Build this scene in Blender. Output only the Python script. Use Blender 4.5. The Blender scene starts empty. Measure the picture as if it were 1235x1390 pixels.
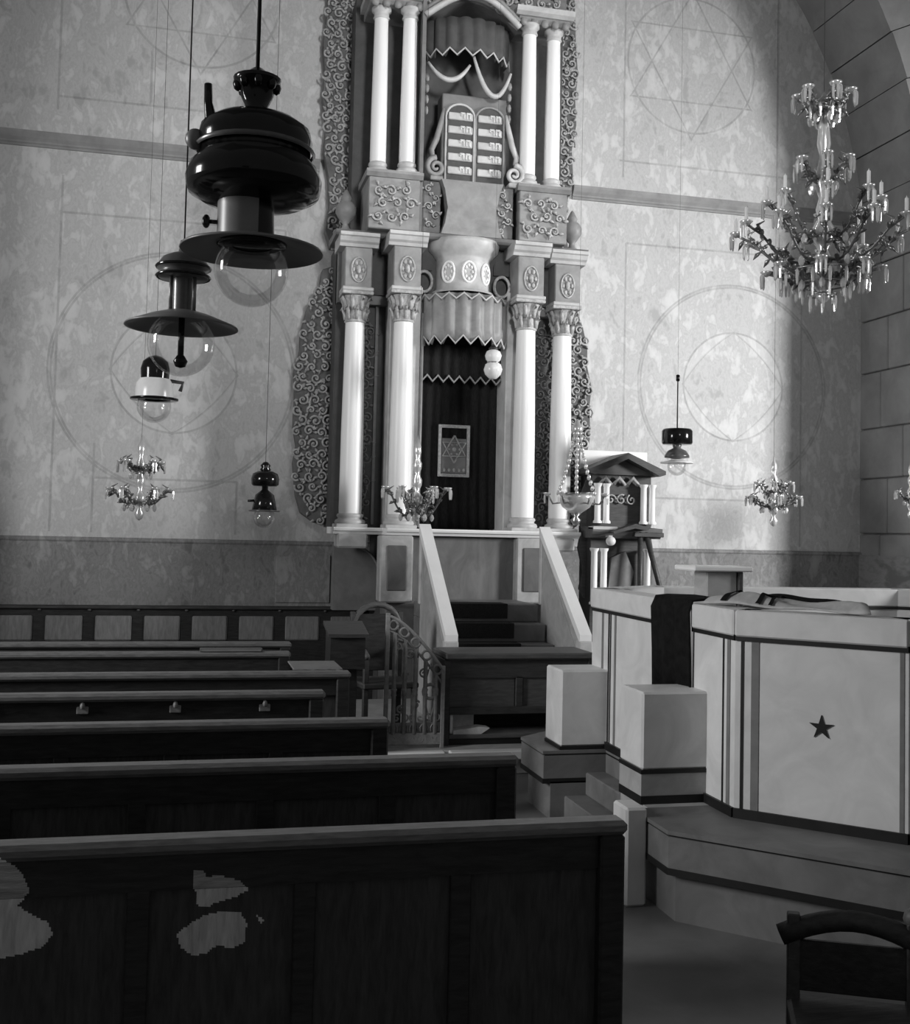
import bpy, bmesh, math, random
from mathutils import Vector, Matrix
random.seed(7)
PI = math.pi
S = bpy.context.scene
C = S.collection

# ------------------------------------------------------------------ camera
EYE = 1.9
def cam_axes(yaw, pitch, roll):
    y, p, r = (math.radians(a) for a in (yaw, pitch, roll))
    f = Vector((math.sin(y)*math.cos(p), math.cos(y)*math.cos(p), math.sin(p)))
    rt = Vector((math.cos(y), -math.sin(y), 0)); up = rt.cross(f)
    return rt*math.cos(r)+up*math.sin(r), -rt*math.sin(r)+up*math.cos(r), f
cd = bpy.data.cameras.new('camera'); cam = bpy.data.objects.new('camera', cd); C.objects.link(cam)
rt, up, fw = cam_axes(13.5, 2.7, 1.3)
m = Matrix((rt, up, -fw)).transposed().to_4x4(); m.translation = Vector((0, 0, EYE))
cam.matrix_world = m
cd.sensor_fit = 'VERTICAL'; cd.sensor_height = 36.0; cd.lens = 36.0*1500/1390; cd.shift_y = -45/1390
cd.clip_start = 0.05; cd.clip_end = 100
S.camera = cam

# ------------------------------------------------------------------ world, lights, exposure
w = bpy.data.worlds.new('world'); S.world = w; w.use_nodes = True
bg = w.node_tree.nodes['Background']; bg.inputs[0].default_value = (1, 1, 1, 1); bg.inputs[1].default_value = 0.12
S.view_settings.view_transform = 'Standard'; S.view_settings.look = 'None'
S.view_settings.exposure = 0.0; S.view_settings.gamma = 1.0; S.view_settings.use_curve_mapping = False
S.cycles.use_denoising = True
S.cycles.max_bounces = 8; S.cycles.sample_clamp_indirect = 6

def area_light(name, loc, target, sx, sy, power, spread=180):
    l = bpy.data.lights.new(name, 'AREA'); l.shape = 'RECTANGLE'; l.size = sx; l.size_y = sy; l.energy = power; l.spread = math.radians(spread)
    o = bpy.data.objects.new(name, l); C.objects.link(o); o.location = loc
    o.rotation_euler = (Vector(target)-Vector(loc)).to_track_quat('-Z', 'Y').to_euler()
    return o
# daylight from the tall windows of the right-hand arm and of the rear wall
area_light('window_daylight', (15.5, 3.2, 4.6), (4.9, 12.3, 3.0), 1.9, 3.0, 310, 60)
area_light('rear_window_daylight', (3.5, -4.0, 7.0), (2.8, 11.4, 6.6), 1.6, 2.6, 52, 34)
area_light('left_window_daylight', (-6.5, 5.2, 4.0), (4.0, 7.0, 1.4), 1.5, 2.6, 210, 120)
def sun_patch(name, loc, target, ang, power, blend=0.12):
    l = bpy.data.lights.new(name, 'SPOT'); l.spot_size = math.radians(ang); l.spot_blend = blend; l.energy = power; l.shadow_soft_size = 0.0
    o = bpy.data.objects.new(name, l); C.objects.link(o); o.location = loc
    o.rotation_euler = (Vector(target)-Vector(loc)).to_track_quat('-Z', 'Y').to_euler()
# patches of sun falling through the rear window on the nearest pew
SUN0 = Vector((-2.0, -4.0, 3.6))
sun_patch('sunbeam', SUN0, (-.1, 3.34, .78), 7.0, 1700, .02)

# ------------------------------------------------------------------ helpers
def tag(o, label=None, cat=None, group=None, kind=None):
    if label: o['label'] = label
    if cat: o['category'] = cat
    if group: o['group'] = group
    if kind: o['kind'] = kind
    return o
def empty(name, loc=(0, 0, 0), label=None, cat=None, group=None, rz=0):
    o = bpy.data.objects.new(name, None); C.objects.link(o); o.location = loc; o.rotation_euler = (0, 0, rz)
    o.empty_display_size = 0.05
    return tag(o, label, cat, group)

class MB:
    """collects shapes and links them as one mesh object"""
    def __init__(self): self.v = []; self.f = []; self.sm = []
    def add(self, verts, faces, smooth=False):
        b = len(self.v); self.v += [tuple(p) for p in verts]
        self.f += [tuple(i+b for i in fc) for fc in faces]; self.sm += [smooth]*len(faces); return self
    def box(self, x0, x1, y0, y1, z0, z1, c=0.0):
        if c <= 0:
            v = [(x0,y0,z0),(x1,y0,z0),(x1,y1,z0),(x0,y1,z0),(x0,y0,z1),(x1,y0,z1),(x1,y1,z1),(x0,y1,z1)]
            return self.add(v, [(3,2,1,0),(4,5,6,7),(0,1,5,4),(1,2,6,5),(2,3,7,6),(3,0,4,7)])
        # chamfered box
        v = []; idx = {}
        for ix, (X, sx) in enumerate(((x0, 1), (x1, -1))):
            for iy, (Y, sy) in enumerate(((y0, 1), (y1, -1))):
                for iz, (Z, sz) in enumerate(((z0, 1), (z1, -1))):
                    for a in range(3):
                        p = [X+sx*c, Y+sy*c, Z+sz*c]; p[a] = (X, Y, Z)[a]
                        idx[(ix, iy, iz, a)] = len(v); v.append(tuple(p))
        f = []
        g = lambda ix, iy, iz, a: idx[(ix, iy, iz, a)]
        for k in (0, 1):
            q = [g(k,0,0,0), g(k,1,0,0), g(k,1,1,0), g(k,0,1,0)]; f.append(q if k else q[::-1])
            q = [g(0,k,0,1), g(0,k,1,1), g(1,k,1,1), g(1,k,0,1)]; f.append(q if k else q[::-1])
            q = [g(0,0,k,2), g(1,0,k,2), g(1,1,k,2), g(0,1,k,2)]; f.append(q if k else q[::-1])
        for i in (0, 1):
            for j in (0, 1):
                q = [g(i,j,0,0), g(i,j,1,0), g(i,j,1,1), g(i,j,0,1)]; f.append(q if (i ^ j) else q[::-1])
                q = [g(i,0,j,2), g(i,1,j,2), g(i,1,j,0), g(i,0,j,0)]; f.append(q if (i ^ j) else q[::-1])
                q = [g(0,i,j,1), g(1,i,j,1), g(1,i,j,2), g(0,i,j,2)]; f.append(q if (i ^ j) else q[::-1])
        for i in (0, 1):
            for j in (0, 1):
                for k in (0, 1):
                    q = [g(i,j,k,0), g(i,j,k,1), g(i,j,k,2)]; f.append(q if (i ^ j ^ k) else q[::-1])
        return self.add(v, f)
    def lathe(self, prof, c=(0, 0, 0), n=24, a0=0.0, a1=2*PI, smooth=True, sx=1.0):
        full = abs(a1-a0-2*PI) < 1e-6; k = n if full else n+1
        v = []; f = []
        for (r, z) in prof:
            for i in range(k):
                a = a0+(a1-a0)*i/n
                v.append((c[0]+r*math.cos(a)*sx, c[1]+r*math.sin(a), c[2]+z))
        for j in range(len(prof)-1):
            for i in range(n):
                p, q = j*k+i, j*k+(i+1) % k
                f.append((p, q, q+k, p+k))
        return self.add(v, f, smooth)
    def tube(self, pts, r, n=6, smooth=True, cap=True):
        pts = [Vector(p) for p in pts]; rr = r if isinstance(r, (list, tuple)) else [r]*len(pts)
        v = []; f = []; u = None
        for i, p in enumerate(pts):
            t = (pts[min(i+1, len(pts)-1)]-pts[max(i-1, 0)])
            t = t.normalized() if t.length > 1e-9 else Vector((0, 0, 1))
            if u is None:
                u = t.orthogonal().normalized()
            else:
                u = (u-t*u.dot(t)); u = u.normalized() if u.length > 1e-6 else t.orthogonal().normalized()
            b = t.cross(u)
            for k in range(n):
                a = 2*PI*k/n; v.append(p+(u*math.cos(a)+b*math.sin(a))*rr[i])
        for i in range(len(pts)-1):
            for k in range(n):
                f.append((i*n+k, i*n+(k+1) % n, (i+1)*n+(k+1) % n, (i+1)*n+k))
        if cap:
            f.append(tuple(range(n))[::-1]); f.append(tuple((len(pts)-1)*n+k for k in range(n)))
        return self.add(v, f, smooth)
    def prism(self, poly, d0, d1, axis='z'):
        """polygon extruded; axis z: poly in xy; axis y: poly in xz; axis x: poly in yz"""
        n = len(poly)
        def P(a, b, d): return (a, b, d) if axis == 'z' else (a, d, b) if axis == 'y' else (d, a, b)
        v = [P(a, b, d0) for a, b in poly]+[P(a, b, d1) for a, b in poly]
        f = [tuple(range(n))[::-1], tuple(range(n, 2*n))]+[(i, (i+1) % n, (i+1) % n+n, i+n) for i in range(n)]
        return self.add(v, f)
    def blob(self, c, rx, ry, rz, n=8, m=5):
        prof = [(math.sin(PI*j/m), -math.cos(PI*j/m)) for j in range(m+1)]
        v = []; f = []
        for (r, z) in prof:
            for i in range(n):
                a = 2*PI*i/n; v.append((c[0]+rx*r*math.cos(a), c[1]+ry*r*math.sin(a), c[2]+rz*z))
        for j in range(m):
            for i in range(n): f.append((j*n+i, j*n+(i+1) % n, (j+1)*n+(i+1) % n, (j+1)*n+i))
        return self.add(v, f, True)
    def build(self, name, mat, parent=None, fix=True):
        me = bpy.data.meshes.new(name); me.from_pydata(self.v, [], self.f)
        for p, s in zip(me.polygons, self.sm): p.use_smooth = s
        if fix:
            b = bmesh.new(); b.from_mesh(me); bmesh.ops.remove_doubles(b, verts=b.verts, dist=1e-5)
            bmesh.ops.recalc_face_normals(b, faces=b.faces); b.to_mesh(me); b.free()
        me.materials.append(mat)
        o = bpy.data.objects.new(name, me); C.objects.link(o)
        if parent: o.parent = parent
        return o
def share(o, name, parent, loc=(0, 0, 0), rot=(0, 0, 0), scale=(1, 1, 1)):
    c = bpy.data.objects.new(name, o.data if isinstance(o, bpy.types.Object) else o); C.objects.link(c)
    c.parent = parent; c.location = loc; c.rotation_euler = rot; c.scale = scale; return c
def wob(me, amp, f=3.0):
    for v in me.vertices:
        v.co.x += amp*math.sin(f*v.co.z*3+v.co.y*7); v.co.y += amp*math.sin(f*v.co.x*5+v.co.z*4)

# ------------------------------------------------------------------ materials
class NT:
    def __init__(self, name):
        self.m = bpy.data.materials.new(name); self.m.use_nodes = True
        self.t = self.m.node_tree; self.b = self.t.nodes['Principled BSDF']
    def n(self, typ, **kw):
        x = self.t.nodes.new(typ)
        for k, v in kw.items(): setattr(x, k, v)
        return x
    def put(self, x, k, val):
        if isinstance(val, bpy.types.NodeSocket): self.t.links.new(val, x.inputs[k])
        elif val is not None: x.inputs[k].default_value = val
    def math(self, op, a, b=None, c=None):
        x = self.n('ShaderNodeMath', operation=op); self.put(x, 0, a); self.put(x, 1, b)
        if c is not None: self.put(x, 2, c)
        return x.outputs[0]
    def vec(self, op, a, b):
        x = self.n('ShaderNodeVectorMath', operation=op); self.put(x, 0, a); self.put(x, 1, b)
        return x.outputs['Value'] if op in ('DOT_PRODUCT', 'DISTANCE', 'LENGTH') else x.outputs[0]
    def coord(self, scale=(1, 1, 1)):
        g = self.n('ShaderNodeNewGeometry'); mp = self.n('ShaderNodeMapping'); mp.inputs['Scale'].default_value = scale
        self.t.links.new(g.outputs['Position'], mp.inputs[0]); return mp.outputs[0]
    def noise(self, scale, detail=4, rough=.55, dist=0, coord=None):
        x = self.n('ShaderNodeTexNoise'); x.inputs['Scale'].default_value = scale; x.inputs['Detail'].default_value = detail
        x.inputs['Roughness'].default_value = rough; x.inputs['Distortion'].default_value = dist
        self.t.links.new(coord if coord is not None else self.coord(), x.inputs['Vector']); return x.outputs[0]
    def ramp(self, fac, stops):
        x = self.n('ShaderNodeValToRGB'); self.put(x, 0, fac); e = x.color_ramp.elements
        while len(e) < len(stops): e.new(0.5)
        for k, (p, c) in enumerate(stops): e[k].position = p; e[k].color = (c, c, c, 1)
        return x.outputs[0]
    def mixv(self, fac, a, b):
        x = self.n('ShaderNodeMix', data_type='FLOAT'); self.put(x, 0, fac); self.put(x, 2, a); self.put(x, 3, b); return x.outputs[0]
    def bump(self, h, s=.3, d=.02):
        x = self.n('ShaderNodeBump'); x.inputs['Strength'].default_value = s; x.inputs['Distance'].default_value = d
        self.t.links.new(h, x.inputs['Height']); self.t.links.new(x.outputs[0], self.b.inputs['Normal'])
    def fin(self, col, rough=.6, metal=0, spec=.5):
        if isinstance(col, bpy.types.NodeSocket): self.t.links.new(col, self.b.inputs['Base Color'])
        else: self.b.inputs['Base Color'].default_value = (col, col, col, 1)
        self.b.inputs['Roughness'].default_value = rough; self.b.inputs['Metallic'].default_value = metal
        self.b.inputs['Specular IOR Level'].default_value = spec
        return self.m
def grain(name, lo, hi, scale=6, rough=.6, stretch=(1, 1, 1), bump=.0, metal=0, dist=0.4, spec=.5, detail=4):
    t = NT(name); h = t.noise(scale, detail, .6, dist, t.coord(stretch))
    if bump: t.bump(h, bump, .01)
    return t.fin(t.ramp(h, [(.3, lo), (.7, hi)]), rough, metal, spec)
M = {}
M['pew'] = grain('dark_pew_wood', .016, .038, 9, .45, (1, 6, 6), .15, spec=.35)
M['pew_panel'] = grain('pew_panel_wood', .034, .07, 9, .55, (6, 6, 1), .15, spec=.3)
M['pew_cap'] = grain('pale_pew_cap_wood', .10, .19, 12, .42, (1, 6, 6), .1)  # cap wood set paler than the rest of the pew
M['wall_panel'] = grain('wall_bench_panel_wood', .15, .25, 8, .6, (5, 5, 1), .1)
M['wood'] = grain('brown_wood', .03, .065, 8, .5, (1, 6, 6), .15)
M['wood_mid'] = grain('mid_wood', .07, .12, 8, .55, (1, 6, 6), .1)
M['ark'] = grain('ark_grey_paint', .14, .22, 5, .6, bump=.15)
M['ark_dark'] = grain('ark_dark_ground', .055, .085, 7, .7, bump=.1)
M['wing_ground'] = grain('wing_ground_paint', .085, .15, 9, .7, bump=.2)
M['ark_mid'] = grain('ark_mid_paint', .20, .32, 6, .5, bump=.15)
M['ark_light'] = grain('ark_light_stone', .42, .62, 5, .45, bump=.1)
M['carving'] = grain('carved_ornament', .22, .52, 22, .6, bump=.3)
M['carving_light'] = grain('carved_ornament_light', .28, .6, 26, .55, bump=.3)
M['column'] = grain('white_column_marble', .86, .93, 4, .35, (1, 1, .3))
M['gilt'] = grain('gilt_letters', .5, .85, 25, .35)
M['marble'] = grain('bimah_marble', .60, .76, 3.0, .42, bump=.05, dist=1.4, detail=6)
M['marble_grey'] = grain('grey_marble', .30, .44, 3.5, .5, bump=.05, dist=1.8, detail=6)
M['marble_step'] = grain('step_marble', .13, .21, 3.0, .5, bump=.08, dist=1.4, detail=6)
M['base_marble'] = grain('ark_base_marble', .10, .17, 3.0, .5, (1.5, 1.5, .7), dist=1.5)
M['rail'] = grain('balustrade_marble', .32, .5, 5, .5, dist=1)
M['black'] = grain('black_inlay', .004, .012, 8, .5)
M['stripe'] = grain('grey_inlay_stripe', .16, .22, 8, .5)
M['carpet'] = grain('dark_carpet', .012, .028, 60, .95, bump=.4)
M['curtain'] = grain('dark_velvet', .010, .026, 20, .95, (6, 6, 1), .3, spec=.1)
M['trim_thread'] = grain('pale_fringe', .2, .4, 60, .8, bump=.3)
M['embroidery'] = grain('embroidered_cloth', .3, .55, 40, .8, bump=.3)
M['cloth'] = grain('pale_cloth', .36, .5, 14, .85, bump=.2)
M['cloth_dark'] = grain('dark_cloth', .008, .016, 20, .95, bump=.2, spec=.05)
M['paper'] = grain('paper', .5, .75, 12, .8)
M['iron'] = grain('painted_iron', .2, .32, 20, .5, bump=.1)
M['iron_dark'] = grain('black_iron', .015, .03, 20, .45)
M['lamp_black'] = grain('blackened_lamp_metal', .004, .010, 14, .13, spec=.4)
M['lamp_grey'] = grain('lamp_shade_enamel', .17, .23, 8, .35)
M['lamp_mid'] = grain('tarnished_brass', .08, .16, 10, .28, metal=.2)
M['enamel_white'] = grain('white_enamel', .7, .85, 6, .25)
M['brass'] = grain('brass', .22, .42, 16, .28, metal=.7)
M['floor'] = grain('stone_floor', .11, .19, 2.2, .55, bump=.1, detail=7)
M['stone'] = grain('pier_stone', .22, .32, 2.5, .85, bump=.35, detail=7)
M['plaster'] = grain('ceiling_plaster', .35, .45, 1.5, .9)
M['plate'] = grain('dull_brass_plate', .2, .35, 30, .4)
t = NT('clear_glass')
tr = t.n('ShaderNodeBsdfTransparent'); tr.inputs[0].default_value = (.97, .97, .97, 1)
gl = t.n('ShaderNodeBsdfGlossy'); gl.inputs['Roughness'].default_value = .04
fr = t.n('ShaderNodeFresnel'); fr.inputs[0].default_value = 1.5
mx = t.n('ShaderNodeMixShader')
t.t.links.new(t.math('MULTIPLY_ADD', fr.outputs[0], .35, .03), mx.inputs[0])
t.t.links.new(tr.outputs[0], mx.inputs[1]); t.t.links.new(gl.outputs[0], mx.inputs[2])
t.t.links.new(mx.outputs[0], t.t.nodes['Material Output'].inputs[0]); M['glass'] = t.m
t = NT('cut_crystal')
tr = t.n('ShaderNodeBsdfTransparent'); tr.inputs[0].default_value = (.75, .75, .75, 1)
gl = t.n('ShaderNodeBsdfGlossy'); gl.inputs['Roughness'].default_value = .2; gl.inputs[0].default_value = (1, 1, 1, 1)
mx = t.n('ShaderNodeMixShader'); mx.inputs[0].default_value = .55
t.t.links.new(tr.outputs[0], mx.inputs[1]); t.t.links.new(gl.outputs[0], mx.inputs[2])
df = t.n('ShaderNodeBsdfDiffuse'); df.inputs[0].default_value = (.9, .9, .9, 1)
m2 = t.n('ShaderNodeMixShader'); m2.inputs[0].default_value = .35
t.t.links.new(mx.outputs[0], m2.inputs[1]); t.t.links.new(df.outputs[0], m2.inputs[2])
t.t.links.new(m2.outputs[0], t.t.nodes['Material Output'].inputs[0]); M['crystal'] = t.m
M['milk'] = grain('milk_glass', .75, .9, 10, .2)

def wall_material(name, lo, hi, paint=True):
    t = NT(name); g = t.n('ShaderNodeNewGeometry'); pos = g.outputs['Position']
    fl = t.vec('MULTIPLY', pos, (1, 0, 1))
    n1 = t.noise(1.6, 5, .55, 1.6, t.coord((1, .3, .8)))
    n2 = t.noise(6.5, 4, .55, .7, t.coord((1.4, .3, .7)))
    n3 = t.noise(26, 3, .6, .3, t.coord((1, .3, .7)))
    mixn = t.math('ADD', t.math('MULTIPLY', n1, .42), t.math('ADD', t.math('MULTIPLY', n2, .44), t.math('MULTIPLY', n3, .14)))
    base = t.ramp(mixn, [(.38, lo), (.46, lo*.45+hi*.55), (.50, lo*.72+hi*.28), (.55, lo*.25+hi*.75), (.62, hi)])
    val = t.math('MULTIPLY', base, 1.0)
    if paint:
        lines = None
        def join(x):
            nonlocal lines
            lines = x if lines is None else t.math('MAXIMUM', lines, x)
        light = None
        for cx, cz, rs in ((-.2, 3.55, (1.3, 1.27)), (6.43, 3.74, (1.25, 1.22)), (5.83, 7.67, (.84,)), (-.03, 7.78, (.84,)), (-.2, 3.55, (.66,)), (6.43, 3.74, (.66,))):
            d = t.vec('DISTANCE', fl, (cx, 0, cz))
            for r in rs:
                join(t.math('LESS_THAN', t.math('ABSOLUTE', t.math('SUBTRACT', d, r)), .012))
            if rs[0] == .66:
                q = t.vec('SUBTRACT', fl, (cx, 0, cz)); qa = t.n('ShaderNodeVectorMath', operation='ABSOLUTE'); t.put(qa, 0, q)
                dm = t.vec('DOT_PRODUCT', qa.outputs[0], (.7071, 0, .7071))
                # rounded diamond: diamond distance eased with the radius
                e = t.math('ADD', t.math('MULTIPLY', dm, .72), t.math('MULTIPLY', d, .28))
                join(t.math('LESS_THAN', t.math('ABSOLUTE', t.math('SUBTRACT', e, .53)), .010))
                cr = t.math('MULTIPLY', t.math('GREATER_THAN', e, .53), t.math('LESS_THAN', d, .65))
                light = cr if light is None else t.math('MAXIMUM', light, cr)
        for cx, cz in ((5.83, 7.67), (-.03, 7.78)):
            q = t.vec('SUBTRACT', fl, (cx, 0, cz))
            for s in (1, -1):
                e = None
                for k in range(3):
                    a = s*PI/2+k*2*PI/3
                    dd = t.vec('DOT_PRODUCT', q, (math.cos(a), 0, math.sin(a)))
                    e = dd if e is None else t.math('MAXIMUM', e, dd)
                join(t.math('LESS_THAN', t.math('ABSOLUTE', t.math('SUBTRACT', e, .46)), .010))
        sx = t.n('ShaderNodeSeparateXYZ'); t.put(sx, 0, fl); X, Z = sx.outputs[0], sx.outputs[2]
        def seg(axis, c, lo_, hi_, wd=.012):
            a, b = (X, Z) if axis == 'x' else (Z, X)
            k = t.math('LESS_THAN', t.math('ABSOLUTE', t.math('SUBTRACT', a, c)), wd)
            k = t.math('MULTIPLY', k, t.math('GREATER_THAN', b, lo_)); k = t.math('MULTIPLY', k, t.math('LESS_THAN', b, hi_)); join(k)
        for a in (('x', -1.42, 1.8, 5.6), ('x', -1.0, 1.8, 2.75), ('z', 2.38, -1.0, .5), ('x', .5, 1.8, 2.38), ('z', 5.2, -1.42, .95), ('x', .95, 4.6, 5.2),
                  ('x', -1.5, 6.3, 9), ('z', 6.45, -1.5, .9), ('x', -.55, 6.45, 7.1), ('x', 5.0, 2.0, 5.4), ('z', 5.4, 5.0, 7.8), ('x', 7.35, 1.8, 5.4), ('x', 7.0, 6.2, 9), ('z', 6.4, 4.9, 7.6), ('x', 4.95, 6.2, 9), ('z', 2.35, 5.1, 7.3)):
            seg(*a)
        patch = t.math('MULTIPLY', t.noise(4, 3, .5, 0), 1.2)
        val = t.math('MULTIPLY', val, t.math('SUBTRACT', 1, t.math('MULTIPLY', lines, t.math('MULTIPLY', patch, .36))))
        val = t.mixv(t.math('MULTIPLY', light, .35), val, hi*1.0)
    col = t.n('ShaderNodeCombineColor')
    for k in range(3): t.put(col, k, val)
    t.bump(mixn, .12, .02)
    return t.fin(col.outputs[0], .85, 0, .3)
M['wall'] = wall_material('marbled_painted_wall', .42, .66)
M['cornice'] = grain('painted_cornice', .22, .34, 4, .8)
M['dado'] = wall_material('marbled_dado', .15, .34, False)

# ------------------------------------------------------------------ the setting
WY = 12.3                                    # face of the painted end wall
AX = 2.79                                    # axis of the ark
def struct(mb, name, mat, parent=None):
    o = mb.build(name, mat, parent)
    if not parent: o['kind'] = 'structure'
    return o
fl = struct(MB().box(-6, 16, -4, 13.0, -.2, 0), 'floor', M['floor'])
struct(MB().box(-4, 10, WY, 12.7, 0, 11.5), 'wall_back', M['wall'])
struct(MB().box(-5, 9.6, 1.0, 12.7, 11.5, 11.7), 'ceiling', M['plaster'])
def moulding(prof, x0, x1):
    b = MB(); n = len(prof)
    v = [(x0, y, z) for y, z in prof]+[(x1, y, z) for y, z in prof]
    b.add(v, [(i, (i+1) % n, (i+1) % n+n, i+n) for i in range(n)]+[tuple(range(n))[::-1], tuple(range(n, 2*n))]); return b
cor = [(WY+.02, 5.87), (WY-.02, 5.87), (WY-.03, 5.89), (WY-.045, 5.90), (WY-.045, 5.92), (WY-.07, 5.95), (WY-.09, 5.99), (WY-.09, 6.02), (WY+.02, 6.04)]
struct(moulding(cor, -2.62, 1.3), 'trim_1', M['cornice'])
struct(moulding(cor, 4.3, 8.2), 'trim_2', M['cornice'])
dd = struct(MB().box(-2.62, 8.2, WY-.025, WY+.02, 0.0, 1.70), 'trim_3', M['dado'])
struct(moulding([(WY+.02, 1.70), (WY-.03, 1.70), (WY-.04, 1.715), (WY-.04, 1.735), (WY-.02, 1.75), (WY+.02, 1.75)], -2.62, 8.2), 'dado_moulding', M['dado'], dd)
MB().box(.95, 1.55, WY-.04, WY-.02, 1.07, 1.60, .008).build('inset_panel', M['dado'], dd)
# right pier of the great arch: ashlar blocks
AR = 5.41; AZ = 5.6; Y0 = 11.05
pier = struct(MB().box(8.24, 9.6, Y0+.04, 12.7, 0, AZ), 'wall_right', M['stone'])
zz = 0.0; k = 0
while zz < AZ-.05:
    h = min((.62, .70, .66, .68)[k % 4], AZ-zz)
    yc = (11.75, 11.45, 11.9)[k % 3]
    for (a, b2) in ((Y0, yc), (yc, WY+.02)):
        MB().box(8.185+.008*((k*3) % 4)/4, 8.6, a+.006, b2-.006, zz+.008, zz+h-.008, .012).build('stone_block', M['stone'], pier)
    zz += h; k += 1
dr = struct(MB().box(8.16, 8.19, Y0-.01, WY, 0, 1.72), 'trim_4', M['dado'])
arch = None
NV = 30
def arc(r, a): return (AX+r*math.cos(a), AZ+r*math.sin(a))
def spandrel():
    b = MB(); n = 60
    outer = []
    pts = [arc(5.98, PI*i/n) for i in range(n+1)]
    poly = pts+[(-4.0, AZ), (-4.0, 11.52), (9.6, 11.52), (9.6, AZ)]
    v = []; f = []
    top = [(max(-4.0, min(9.6, x)), 11.52) for x, z in pts]
    for i in range(n):
        (x0, z0), (x1, z1) = pts[i], pts[i+1]
        q = [(x0, z0), (x0, 11.52), (x1, 11.52), (x1, z1)]
        if min(z0, z1) < 11.5:
            b.add([(x, Y0+.06, z) for x, z in q]+[(x, 12.7, z) for x, z in q], [(0, 1, 2, 3), (7, 6, 5, 4), (0, 3, 7, 4)])
    for xa, xb in ((-4.0, AX-5.98), (AX+5.98, 9.6)): b.box(xa, xb, Y0+.06, 12.7, AZ, 11.52)
    return b
arch = struct(spandrel(), 'wall_arch', M['stone'])
for i in range(NV):
    a0, a1 = PI*i/NV+.0012, PI*(i+1)/NV-.0012
    R0, R1 = AR+(.012 if i % 2 else 0), 6.0
    am = (a0+a1)/2
    poly = [arc(R0, a0), arc(R1, a0), arc(R1, am), arc(R1, a1), arc(R0, a1), arc(R0, am)]
    MB().prism(poly, Y0+.01*(i % 3)*.5, WY+.02, 'y').build('voussoir', M['stone'], arch)
# left pier of the same arch (outside the frame)
struct(MB().box(-4.0, -2.62, Y0, 12.7, 0, AZ), 'wall_left', M['stone'])

# added unseen gobo plate behind the camera: its holes shape the sun patches
def sun_gobo():
    shapes = [[(265,1183),(278,1183),(282,1190),(300,1189),(325,1195),(338,1207),(318,1218),(290,1226),(280,1232),(265,1228)],
              [(275,1243),(300,1237),(325,1238),(334,1255),(330,1280),(312,1288),(295,1282),(280,1293),(262,1297),(245,1285),(240,1268),(255,1255)],
              [(345,1240),(357,1250),(352,1256)],
              [(-40,1150),(0,1160),(25,1168),(45,1185),(55,1210),(38,1228),(55,1240),(75,1250),(82,1265),(70,1282),(40,1292),(0,1300),(-40,1310)]]
    D = 1.0; n = (Vector((-.1, 3.34, .78))-SUN0).normalized()
    u = Vector((0, 0, 1)).cross(n).normalized()*-1; v = n.cross(u)*-1
    if v.z < 0: v = -v
    polys = []
    for sh in shapes:
        q = []
        for px, py in sh:
            P = Vector((.054+.002137*(px-265)+.00007*(py-1183), 3.342, .895-.00212*(py-1183)-.00011*(px-265)))
            d = P-SUN0; d = d*(D/d.dot(n)); q.append((d.dot(u), d.dot(v)))
        polys.append(q)
    def inside(x, z, poly):
        c = False; j = len(poly)-1
        for i in range(len(poly)):
            (xi, zi), (xj, zj) = poly[i], poly[j]
            if (zi > z) != (zj > z) and x < (xj-xi)*(z-zi)/(zj-zi)+xi: c = not c
            j = i
        return c
    cs = .0007; N = 100; b = MB(); O = SUN0+n*D
    vv = [O+u*(i*cs)+v*(j*cs) for j in range(-N, N+1) for i in range(-N, N+1)]; K = 2*N+1; ff = []
    for j in range(2*N):
        for i in range(2*N):
            x, z = (i-N+.5)*cs, (j-N+.5)*cs
            if not any(inside(x, z, p) for p in polys): ff.append((j*K+i, j*K+i+1, j*K+K+i+1, j*K+K+i))
    b.add(vv, ff)
    W_ = N*cs; L_ = .6
    ring = [(-L_, -L_, L_, -W_), (-L_, W_, L_, L_), (-L_, -W_, -W_, W_), (W_, -W_, L_, W_)]
    for (a0, b0, a1, b1) in ring:
        b.add([O+u*a0+v*b0, O+u*a1+v*b0, O+u*a1+v*b1, O+u*a0+v*b1], [(0, 1, 2, 3)])
    o = b.build('gobo_plate', M['wood'], None); o['kind'] = 'structure'; o.name = 'gobo_1'
    md = o.modifiers.new('thick', 'SOLIDIFY'); md.thickness = .004; md.offset = 0
sun_gobo()

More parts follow.
